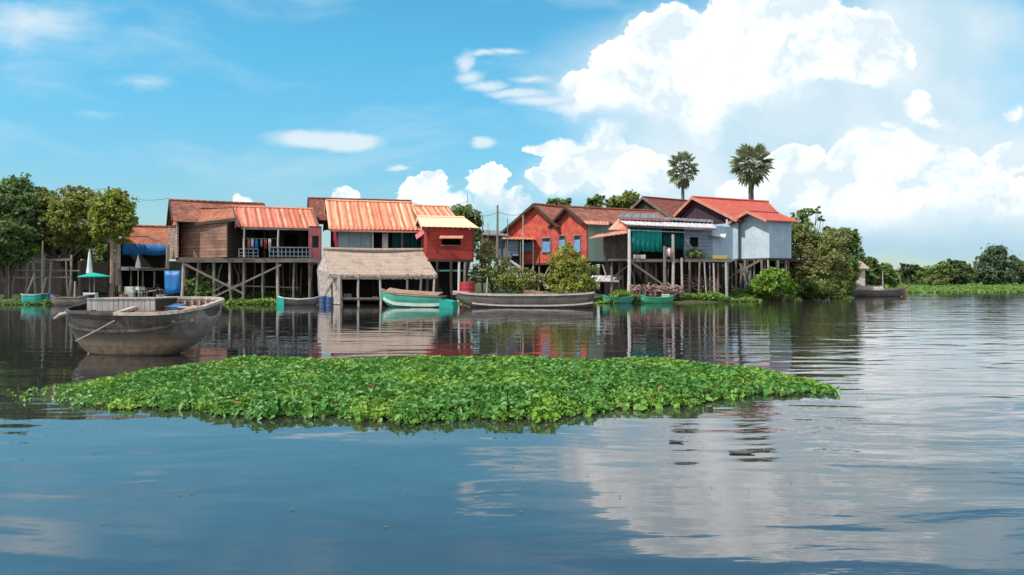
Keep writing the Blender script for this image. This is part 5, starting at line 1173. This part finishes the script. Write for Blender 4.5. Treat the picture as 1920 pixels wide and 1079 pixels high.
T('thicket_tree', 'sprawling brown green tree leaning over the water right of the pale blue house', 'tree', 1528, 78, [(1510,455,78,34,26),(1540,470,78,36,28),(1498,490,77,26,26),(1530,508,77,36,26),(1560,450,79,26,20),(1520,538,76,36,16),(1552,534,76.5,30,18),(1500,430,78,22,18),(1545,492,77,34,24),(1500,520,76.5,24,22),(1575,512,78,24,26)], 26000, 0.27, lf_brown, tr=0.10, trunks=4, clump=0.15, zb=0.0)
T('thicket_tree', 'grey green tree crown rising at the right end of the brown thicket', 'tree', 1582, 82, [(1585,452,82,22,20),(1600,470,82,16,24),(1572,480,82,24,26),(1590,505,81.5,22,24),(1578,533,81,24,16),(1592,438,82,14,10),(1560,462,82,18,16)], 13000, 0.28, lf_mid, tr=0.10, trunks=2, clump=0.14, zb=0.0)
T('broadleaf_tree', 'thin topped tree with open branches above the brown thicket', 'tree', 1512, 84, [(1498,415,84,15,16),(1515,398,84,16,7),(1531,396,84,10,6),(1540,410,84,8,5),(1549,428,84,9,6),(1492,434,84,16,14),(1515,445,84,20,14),(1505,404,84,12,8)], 3400, 0.28, lf_mid, tr=0.13, clump=0.12)
T('broadleaf_tree', 'small dark round tree beside the tiny thatched shelter', 'tree', 1628, 96, [(1625,490,96,12,9),(1634,502,96,14,12),(1625,515,95,14,14),(1618,486,96,8,6)], 2600, 0.36, lf_dark, tr=0.12)
T('shrub', 'mid green bushes on the bank behind the dark cargo boat', 'shrub', 1656, 97, [(1648,512,97,16,14),(1665,518,97,14,14),(1640,525,96,16,10),(1675,522,98,10,14),(1660,502,98,12,8)], 4200, 0.36, lf_mid, tr=0.08, trunks=3)
FG = 'trees on the far bank'
for k, (label, bpx, bd, bl, n, mt) in enumerate([
    ('flat topped far tree directly right of the dark cargo boat', 1706, 165, [(1700,503,165,14,8),(1716,506,165,14,8),(1725,512,165,14,10),(1705,516,165,12,8)], 2600, lf_far),
    ('broad olive far tree left of the wide rounded far trees', 1752, 160, [(1750,512,160,20,14),(1735,520,160,18,12),(1770,505,160,18,14),(1755,527,158,24,8)], 3600, lf_mid),
    ('wide rounded far tree with twin tops, left of the domed tree', 1790, 168, [(1782,500,168,18,12),(1800,502,168,16,14),(1790,515,168,28,14),(1810,516,168,14,12),(1772,518,167,20,12)], 4600, lf_far),
    ('largest far tree with a tall dome shaped crown', 1868, 172, [(1868,490,172,28,26),(1850,502,172,22,22),(1888,500,172,22,22),(1868,516,171,38,16),(1840,518,171,14,12),(1898,518,171,14,13),(1868,475,172,18,13)], 9500, lf_grey),
    ('far tree cut by the right picture edge', 1925, 175, [(1918,505,175,18,14),(1935,512,175,22,18),(1915,520,174,20,10)], 3200, lf_far)]):
    T('far_tree', label, 'tree', bpx, bd, bl, n, 0.62, mt, tr=0.3, group=FG, clump=0.13, zb=0.4)
T('broadleaf_tree', 'clump of pale green foliage above the roofs left of the dark tiled gable', 'tree', 1170, 96, [(1165,378,96,20,12),(1182,372,96,14,12),(1150,384,96,14,8),(1186,388,96,14,10)], 3600, 0.36, lf_olive, tr=0.15)
T('broadleaf_tree', 'small feathery treetop showing above the middle tiled roof', 'tree', 1116, 98, [(1112,378,98,14,8),(1124,374,98,12,8),(1116,388,98,16,8)], 2000, 0.36, lf_mid, tr=0.15)
T('broadleaf_tree', 'small treetop peeking over the leftmost red gable roof', 'tree', 1048, 98, [(1042,380,98,16,6),(1060,376,98,10,7),(1050,388,98,16,8)], 1800, 0.36, lf_mid, tr=0.15)
T('shrub', 'potted green plant standing on the terrace house deck', 'plant', 1306, 64.6, [(1300,474,64.6,16,8),(1312,478,64.6,14,8),(1290,480,64.6,10,6)], 1200, 0.16, lf_mid, tr=0.04, trunks=2, zb=zat(486,64.5))
T('shrub', 'leafy plant growing below the left end of the brown plank house', 'plant', 372, 59.6, [(365,530,59.6,16,14),(385,525,59.6,16,16),(378,545,59.3,20,10)], 2600, 0.22, lf_mid, tr=0.05, trunks=3, clump=0.2)
T('shrub', 'yellow green banana like plant on the shack platform', 'plant', 60, 60.8, [(52,472,60.8,14,8),(66,468,60.8,10,8),(45,480,60.8,10,6)], 1300, 0.24, lf_bright, tr=0.05, trunks=2, zb=zat(488,61))
# a continuous wood far behind everything
def far_wood():
    P = []; 
    for x0, x1, d0, h in ((-420,-20,190,5.0),(-20,60,210,5.0),(60,420,330,6.5),(66,150,190,5.2),(150,420,195,5.2)):
        n = int((x1-x0)*55); x = rng.uniform(x0,x1,n); hh = h*(0.6+0.25*np.sin(x*0.11)+0.2*np.sin(x*0.29+1)+0.12*np.sin(x*0.83))
        P.append(np.stack([x, d0+rng.uniform(-9,9,n), 0.5+rng.uniform(0,1,n)**0.7*hh], 1))
    P = np.concatenate(P); o = quad_cloud('far_wood', P, rng.uniform(0.6,1.6,len(P))*1.1, lf_far, origin=(0,200,0), up=0.3); tag(o, 'low continuous belt of far trees on the horizon', 'woodland', None, 'stuff')
far_wood()
# ------------------------------------------------------------------ sugar palms
def palm(label, bpx, d, top_py, cw, ch, trunks=(0,), nfan=42, lean=0.0):
    cw *= 1.05; nfan = int(nfan*1.2)
    r = thing('fan_palm', label, 'palm', gx(bpx, d, 0.6), 'tall fan palms behind the houses'); c = at(bpx+lean, top_py, d)
    for k, tx in enumerate(trunks):
        b = gx(bpx+tx, d+k*0.5, 0.2); e = Vector((c.x+tx/F*d*0.6, c.y+k*0.5, c.z-ch*0.25)); m = MB()
        m.tube([b, b.lerp(e,0.5)+Vector((0.08,0,0)), e], [0.30,0.22,0.20], 9); m.build('trunk', palm_bark, r)
    rn = random.Random(bpx); m = MB(); s = MB()
    for i in range(nfan):
        z = 1-2*(i+0.5)/nfan; z = max(z, -0.93); ph = i*2.39996; q = math.sqrt(1-z*z)*(1 if z > 0 else 1+0.42*z)
        dr = Vector((q*math.cos(ph), q*math.sin(ph), z)) + Vector((rn.gauss(0,.08), rn.gauss(0,.08), rn.gauss(0,.06))); dr.normalize()
        hub = c + Vector((dr.x*cw*0.30, dr.y*cw*0.30, dr.z*ch*0.31+0.1)); s.beam(c-Vector((0,0,0.3)), hub, 0.05)
        side = dr.cross(Vector((0,0,1))); side = side.normalized() if side.length > 0.05 else Vector((1,0,0)); nn = side.cross(dr).normalized()
        rr = min(cw, ch)*0.5*rn.uniform(0.44, 0.60); nseg = 17; roll = rn.uniform(-0.7,0.7); side2 = side*math.cos(roll)+nn*math.sin(roll); n2 = side2.cross(dr).normalized()
        for k in range(nseg):
            a = (k/(nseg-1)-0.5)*R(230); da = R(230)/(nseg-1)*0.42; L_ = rr*(1-0.25*abs(a)/2)*rn.uniform(0.9,1.05)
            f = lambda an, l: hub + dr*(math.cos(an)*l) + side2*(math.sin(an)*l) - Vector((0,0,0.18*l*l/rr))
            zz = n2*(0.06*rr*(1 if k % 2 else -1))
            m.face([hub, f(a-da, L_*0.6)+zz, f(a, L_), f(a+da, L_*0.6)-zz])
    m.build('fronds', lf_palm, r); s.build('frond_stems', post_grey, r)
    # dead skirt of hanging leaves
    k_ = MB()
    for i in range(26):
        a = rn.uniform(0, 6.28); p0 = c+Vector((math.cos(a)*0.25, math.sin(a)*0.25, -ch*0.22)); p1 = p0+Vector((math.cos(a)*0.35*cw*0.4, math.sin(a)*0.35*cw*0.4, -ch*rn.uniform(0.12,0.24))); w = Vector((-math.sin(a), math.cos(a), 0))*0.14
        k_.face([p0-w*0.4, p1-w, p1+w-Vector((0,0,0.1)), p0+w*0.4])
    k_.build('dead_fronds', weathered('dead_fronds', (0.20,0.16,0.11), (0.13,0.11,0.08), (0.06,0.05,0.04), 2.0, 0.3) if 'dead_fronds' not in MATS else MATS['dead_fronds'], r)
palm('smaller fan palm with narrow egg shaped crown behind the dark tiled gable', 1280, 102, 318, 3.9, 5.2, nfan=34)
palm('larger fan palm with full round crown and double trunk behind the bright red roof', 1409, 104, 308, 5.3, 5.6, trunks=(-5,4), nfan=50)

def extra_poles(px0, px1, d0, d1, ytop, n, seed):
    rn = random.Random(seed); root = {1:'stilt_house', 2:'stilt_house.001', 3:'stilt_house.004', 4:'stilt_house.006'}[seed]; ro = bpy.data.objects[root]
    for i in range(n):
        px = px0+(px1-px0)*(i+rn.uniform(0.1,0.9))/n; d = rn.uniform(d0,d1); m = MB(); b = gx(px+rn.gauss(0,3), d, -0.2); e = at(px, ytop+rn.uniform(0,18)*(i%3==0), d)
        if rn.random() < 0.22: e = at(px+rn.choice((-24,24)), ytop+4, d)
        m.tube([b, b.lerp(e,0.5)+Vector((rn.gauss(0,.05),0,0)), e], [rn.uniform(.03,.06)]*3, 5); m.build('prop', rn.choice((post_grey,post_light,post_brown)), ro)
extra_poles(346, 596, 60, 63.5, 492, 14, 1); extra_poles(820, 880, 60, 62, 492, 0, 2); extra_poles(1150, 1350, 63.5, 66.5, 492, 16, 3); extra_poles(1352, 1478, 69.5, 74, 490, 12, 4)
strip('underfloor_plants', 'weeds and litter growing in the dark below the brown plank house', 350, 596, lambda p:(60+0*p, 65+0*p), 5000, 0.8, 0.22, lf_mid)
strip('underfloor_plants', 'weeds growing in the dark below the terrace house', 1150, 1370, lambda p:(64+0*p, 68+0*p), 6000, 1.1, 0.24, lf_brown)
# ------------------------------------------------------------------ poles, wires
def pole(label, px, ytop, d, r=0.07, mat=None, lean=0.0, ybot=None, cat='pole'):
    b = gx(px+lean, d, -0.4 if ybot is None else zat(ybot,d)); e = at(px, ytop, d); m = MB(); m.tube([b, b.lerp(e,0.5)+Vector((random.uniform(-.04,.04),0,0)), e], [r*1.15, r, r*0.75], 7)
    o = m.build('pole', mat or post_grey, origin=b); tag(o, label, cat, 'bare poles standing on the bank'); return o
pole('thin antenna pole above the dark tree beside the red plank room', 877, 363, 70, 0.03, metal_dark)
pole('slender grey pole left of the tallest pole', 905, 404, 64, 0.06)
pole('very thin stick just left of the tallest pole', 915, 418, 66, 0.03)
pole('tallest and thickest bare pole rising from the bank', 933, 385, 62, 0.10)
pole('medium pole just right of the tallest pole', 952, 410, 65, 0.05)
pole('pale pole against the leftmost red gable', 981, 404, 68, 0.07, post_light)
pole('short leaning stake at the bank left of the grey barge middle', 914, 520, 59, 0.06, post_light, -3)
pole('utility pole rising through the yellow green tree', 204, 350, 64, 0.10, wood_dark)
pole('pale post standing in front of the shack', 80, 452, 60.8, 0.08, post_light)
pole('short pale post at the waterline left of the turquoise umbrella', 141, 528, 59.2, 0.08, post_light)
def wire(label, pts):
    m = MB(); P = []
    for a, b in zip(pts[:-1], pts[1:]):
        for k in range(8):
            t_ = k/8; p = Vector(a).lerp(Vector(b), t_); p.z -= 0.5*math.sin(math.pi*t_); P.append(p)
    P.append(Vector(pts[-1])); m.tube(P, 0.018, 5); o = m.build('power_line', metal_dark); tag(o, label, 'cable')
wire('sagging dark cable from the utility pole to the brown house ridge', [at(204,353,64), at(318,372,62)])
wire('sagging dark cable leaving the utility pole towards the left edge', [at(-60,352,66), at(204,353,64)])
wire('thin sagging cable from the antenna pole to the leftmost red gable', [at(877,390,70), at(933,398,62), at(1000,388,75)])
wire('thin sagging cable from the striped roof to the antenna pole', [at(770,380,66), at(877,378,70)])
wire('thin cable from the right red gable to the bright red roof', [at(1060,392,71.5), at(1180,398,68), at(1298,374,77)])
r = thing('washing_line', 'coloured clothes drying on a line across the porch of the brown plank house', 'laundry', gx(490,59.2,3.6))
m = MB(); m.beam(at(459,447,59.0), at(521,448,59.6), 0.02); m.build('line', rope_m, r)
for px0, w_, yb, mt in ((464,5,468,pink_wall),(471,4,464,cloth_white),(478,6,470,cloth_blue),(488,4,463,rail_blue),(495,5,466,crimson),(503,5,470,post_light)): curtain(r, gx(px0,59.1+(px0-459)*.01), gx(px0+w_,59.15+(px0-459)*.01), zat(yb,59.2), zat(448,59.2), mt, 'garment', 0.03, 0.15)
for (a, b, lb) in (((1010,540,62),(1030,500,62),'leaning stick on the bank left of the yellow green bush'),):
    m = MB(); m.beam(at(*a), at(*b), 0.08); tag(m.build('stick', post_light), lb, 'stick')

# ------------------------------------------------------------------ things on the bank
def umbrella(label, px, d, ytop, ybot, mat, w=0.28):
    r = thing('folded_umbrella', label, 'umbrella', gx(px,d,0.4), 'folded white umbrellas'); zt, zb = zat(ytop,d), zat(ybot,d)
    m = MB(); m.lathe(gx(px,d), [(0.03,zt),(0.09,zt-.25),(w*0.8,zb+.4),(w,zb+.05),(w*0.6,zb)], 10); m.build('canopy', mat, r)
    m = MB(); m.tube([gx(px,d,0.3), gx(px,d,zt+0.12)], 0.035, 6); m.build('pole', post_light, r); return r
umbrella('folded white umbrella standing above the turquoise flat umbrella', 168, 59.5, 470, 514, cloth_white, 0.24)
umbrella('tilted folded white umbrella in front of the blue awning house', 259, 61.2, 480, 504, cloth_white, 0.22)
r = thing('open_umbrella', 'flat turquoise umbrella spread open beside the pale tree trunk', 'umbrella', gx(176,59.2,0.4))
m = MB(); m.lathe(gx(177,59.2), [(1.12,zat(520,59.2)),(1.12,zat(518.5,59.2)),(0.6,zat(515,59.2)),(0.05,zat(512,59.2))], 12); m.build('canopy', cloth_aqua, r)
m = MB(); m.tube([gx(176,59.2,0.3), gx(177,59.2,zat(516,59.2))], 0.04, 6); m.build('pole', post_light, r)
def tarp(label, px0, px1, y0, y1, d, mat, name='hanging_tarp'):
    o = MB(); a, b = gx(px0,d), gx(px1,d); k = 12
    for j in range(4):
        for i in range(k):
            def Q(i,j):
                u = i/k; v = j/4; sag = 1-0.25*math.sin(math.pi*u)*0; narrow = 0.03*v*(0.5-u)*2
                return Vector((a.x+(b.x-a.x)*(u+narrow*0.5), d-0.05*math.sin(u*9)*(.4+v)-0.35*math.sin(math.pi*u)*v, zat(y0,d)+(zat(y1,d)-zat(y0,d))*v+0.06*math.sin(u*9)*v))
            P = [Q(i,j),Q(i,j+1),Q(i+1,j+1),Q(i+1,j)]; o.face(P, [(p.x,p.z) for p in P], True)
    ob = o.build(name, mat, merge=True); md = ob.modifiers.new('s','SOLIDIFY'); md.thickness = 0.03; tag(ob, label, 'tarpaulin')
tarp('bright blue tarpaulin hanging at the left corner of the brown plank house', 308, 339, 508, 551, 58.6, tarp_blue)
def barrel(label, px, d, z, mat, r_=0.29, h=0.88, group='plastic barrels on the bank', name='barrel'):
    b = gx(px,d,z); t_ = thing(name, label, 'barrel', b, group)
    m = MB(); m.lathe(b, [(r_*.92,0),(r_,.03),(r_,h*.3),(r_*1.05,h*.33),(r_,h*.36),(r_,h*.62),(r_*1.05,h*.65),(r_,h*.68),(r_,h-.03),(r_*.94,h)], 14); m.build('drum', mat, t_)
    m = MB(); m.lathe(b, [(r_*.86,h),(r_*.86,h+.02),(r_*.2,h+.025)], 14); m.build('lid', mat, t_); return t_
barrel('blue barrel afloat at the left corner of the thatched hut', 606, 56.0, -0.25, plastic_blue)
barrel('blue barrel in front of the mat wall of the thatched hut', 618, 55.7, -0.3, plastic_blue, 0.27)
barrel('dark blue drum beneath the left platform, beside the turquoise boat', 92, 58.2, -0.1, plastic_blue, 0.3)
barrel('second dark blue drum beneath the left platform, next to the low brown boat', 101, 58.0, -0.2, plastic_blue, 0.28)
barrel('dark red water tank standing below the red plank room', 877, 60.0, 0.45, plastic_red, 0.55, 1.15, 'plastic barrels on the bank', 'water_tank')
barrel('greenish jar on the bank below the flat turquoise umbrella', 152, 58.8, 0.1, hull_teal, 0.2, 0.45)
def crate(label, px, d, z, mat, w=0.55, h=0.35, dd=0.4):
    c = gx(px,d,z); t_ = thing('crate', label, 'crate', c, 'crates and boxes on the bank')
    m = MB()
    for i in range(3):
        zz = h*(i+0.5)/3; m.box(c.x, c.y-dd/2, c.z+zz, w, 0.03, h/3-0.03); m.box(c.x, c.y+dd/2, c.z+zz, w, 0.03, h/3-0.03); m.box(c.x-w/2, c.y, c.z+zz, 0.03, dd-.04, h/3-.03); m.box(c.x+w/2, c.y, c.z+zz, 0.03, dd-.04, h/3-.03)
    m.build('slats', mat, t_)
    m = MB(); m.box(c.x, c.y, c.z+0.02, w-.04, dd-.04, 0.03); m.build('bottom', mat, t_)
    m = MB()
    for a in (-1,1):
        for b in (-1,1): m.box(c.x+a*(w/2-.05), c.y+b*(dd/2-.04), c.z+h/2, 0.05, 0.04, h)
    m.build('corner_posts', mat, t_)
CR = [('pale crate on the deck of the blue awning house',238,62,2.5,post_white,.7,.3),('second pale crate beside the first on the blue awning house deck',251,62,2.5,post_light,.6,.28),
      ('cream box on the bank below the flat turquoise umbrella',170,58.6,0.35,cloth_white,.9,.5),('grey crate on the bank under the blue awning house, lower one',244,59,0.4,post_light,.6,.45),
      ('grey crate stacked on the lower grey crate',245,59,0.88,post_white,.55,.4),('yellow basket on the right end of the terrace house deck',1349,64.6,zat(486,64.6)+.02,plastic_yellow,1.1,.28),
      ('white box standing left of the terrace steps',1199,63.4,zat(486,63.4)+.02,post_white,.9,.32),('pale crate in the left end of the thatched hut',652,58.6,0.36,post_light,.5,.4),
      ('rust coloured crate on the bank behind the grey barge',1010,60.5,0.4,corr_rust,.7,.5),('light wooden crate on the bank beside the rust coloured crate',992,60.8,0.4,deck_tan,.8,.6),
      ('white box piled on the bank behind the small vivid green boat',1248,60.5,0.35,post_white,.5,.35)]
for c_ in CR: crate(*c_)
def basket(label, px, d, z, mat, r_=0.25):
    b = gx(px,d,z); m = MB(); m.lathe(b, [(r_*.6,0),(r_*.95,r_*.5),(r_,r_*1.0),(r_*1.07,r_*1.06),(r_*.93,r_*1.06),(r_*.85,r_*.4)], 12); tag(m.build('basket', mat), label, 'basket', 'round baskets and jars')
for c_ in [('round clay jar under the blue awning house deck',232,58.8,0.4,clay,.3),('pale round basket left of the blue tarpaulin',302,58.4,0.35,rope_m,.34),('white bundle shaped jar beside the pale round basket',309,58.0,0.3,cloth_white,.22),
           ('clay jar on the bank right of the short leaning stake',935,59.3,0.35,clay,.26),('white pot on the bank in front of the yellow green bush',1040,59.6,0.3,cloth_white,.2),('clay jar on the bank at the foot of the yellow green bush',1062,59.4,0.3,clay,.24),
           ('blue bucket at the left post of the thatched hut',641,57.9,0.36,plastic_blue,.2),('pink bucket at the edge of the thatched hut floor',703,58.0,0.36,hull_pink,.2)]: basket(*c_)
def chair(label, px, d, z, mat, rz=0.0):
    b = gx(px,d,z); t_ = thing('plastic_chair', label, 'chair', b, 'chairs on the bank under the awning house'); M_ = Matrix.Translation(b) @ Matrix.Rotation(rz,4,'Z')
    def hx(m, x0,x1,y0,y1,z0,z1): m.hexa([M_ @ Vector((x,y,z)) for z in (z0,z1) for x, y in ((x0,y0),(x1,y0),(x1,y1),(x0,y1))]); return m
    hx(MB(), -.22,.22,-.22,.22,.43,.46).build('seat', mat, t_)
    m = MB(); hx(m,-.22,.22,.20,.23,.60,.86); hx(m,-.22,-.18,.20,.23,.46,.60); hx(m,.18,.22,.20,.23,.46,.60); m.build('backrest', mat, t_)
    for a in (-1,1):
        for c in (-1,1): hx(MB(), a*.2-.02,a*.2+.02,c*.2-.02,c*.2+.02,0,.43).build('leg', mat, t_)
chair('grey chair on the bank below the blue awning house, left one', 238, 60.2, 0.4, post_light, 0.3); chair('white chair on the bank below the blue awning house, middle one', 252, 60.4, 0.4, post_white, -0.4)
chair('pale green chair on the bank below the blue awning house, right one', 268, 60.3, 0.4, hull_white, 0.8)
def motorbike():
    px, d, z = 286, 60.4, 0.45; b = gx(px,d,z); r = thing('motorbike', 'dark motorbike parked on the bank left of the blue tarpaulin', 'motorbike', b)
    for dx in (-0.6, 0.6):
        c = b+Vector((dx,0,0.3)); P = [c+Vector((0.3*math.cos(a),0,0.3*math.sin(a))) for a in np.linspace(0,2*math.pi,17)]; m = MB(); m.tube(P, 0.05, 6, False); w = m.build('wheel', metal_dark, r)
        m = MB(); [m.beam(c, c+Vector((0.27*math.cos(a),0,0.27*math.sin(a))), 0.015) for a in np.linspace(0,6.28,9)[:-1]]; m.build('spokes', post_grey, w)
    m = MB(); m.tube([b+Vector((-.6,0,.3)),b+Vector((-.2,0,.45)),b+Vector((.3,0,.5)),b+Vector((.45,0,.85)),b+Vector((.6,0,.3))], [.05,.12,.10,.05,.04], 7); m.build('frame', metal_dark, r)
    m = MB(); m.box(b.x-.2,b.y,b.z+.68,.62,.24,.10); m.build('seat', dark_void, r)
    m = MB(); m.beam(b+Vector((.42,-.3,.95)), b+Vector((.42,.3,.95)), .04); m.build('handlebar', metal_dark, r)
motorbike()
def log_pile(label, px0, px1, d, z, n, rows):
    t_ = thing('firewood_pile', label, 'firewood', gx((px0+px1)/2,d,z)); k = 0
    m = MB(); rn = random.Random(px0)
    for i in range(n):
        x = gx(rn.uniform(px0,px1),d).x; zz = z+rn.uniform(0.05, rows)*(1-0.3*rn.random()); a = rn.gauss(0,0.35); L_ = rn.uniform(.35,.9); r_ = rn.uniform(.035,.07)
        c = Vector((x, d+rn.uniform(-.5,.5), zz)); v = Vector((math.cos(a)*rn.choice((1,.3,-.6)), -abs(math.sin(a))-.3, rn.gauss(0,.45))).normalized()*L_/2
        m.tube([c-v, c+v], [r_, r_*.85], 7)
    o = m.build('logs', logm, t_); o['kind'] = 'stuff'
logm = weathered('split_logs', (0.17,0.085,0.07), (0.30,0.20,0.17), (0.10,0.06,0.05), 1.1, 0.3)
log_pile('long heap of split reddish firewood on the bank under the terrace house', 1186, 1278, 61.8, 0.25, 330, 1.15)
log_pile('scattered driftwood and sticks on the bank behind the grey barge', 985, 1110, 60.2, 0.35, 90, 0.5)
log_pile('dark brushwood heaped beneath the deck between the two rightmost houses', 1284, 1345, 65.2, 0.4, 170, 1.8)
# washing on the terrace and low bits
r = thing('washing_line', 'pale clothes hanging on a line at the terrace house posts', 'laundry', gx(1252,62.8,3.3))
m = MB(); m.beam(at(1245,465,62.8), at(1264,465,62.9), 0.03); m.build('line', rope_m, r)
for px0, px1, y1, mt in ((1246,1251,486,rail_blue),(1252,1256,482,cloth_white),(1257,1261,488,pink_wall)): curtain(r, gx(px0,62.85), gx(px1,62.85), zat(y1,62.8), zat(465.5,62.8), mt, 'garment', 0.03, 0.15)
r = thing('thatched_shelter', 'tiny white walled shelter with pointed thatched roof on the bank beyond the thicket', 'hut', gx(1613,94,0.4))
m = MB(); c = gx(1613,94); zt = zat(488,94); zb = zat(504,94); cs = [Vector((c.x+a*0.8, c.y+b*0.8, zb)) for a,b in ((-1,-1),(1,-1),(1,1),(-1,1))]; tp = Vector((c.x,c.y,zt))
for i in range(4): m.face([cs[i], cs[(i+1)%4], tp])
m.face(cs[::-1]); m.build('roof', thatch, r)
m = MB(); m.box(c.x, c.y, (zb+0.3)/2, 0.8, 0.8, zb-0.32); m.build('wall', cream_wall, r)
pole('pale pole on the far bank behind the dark cargo boat', 1655, 508, 95, 0.06, post_light)
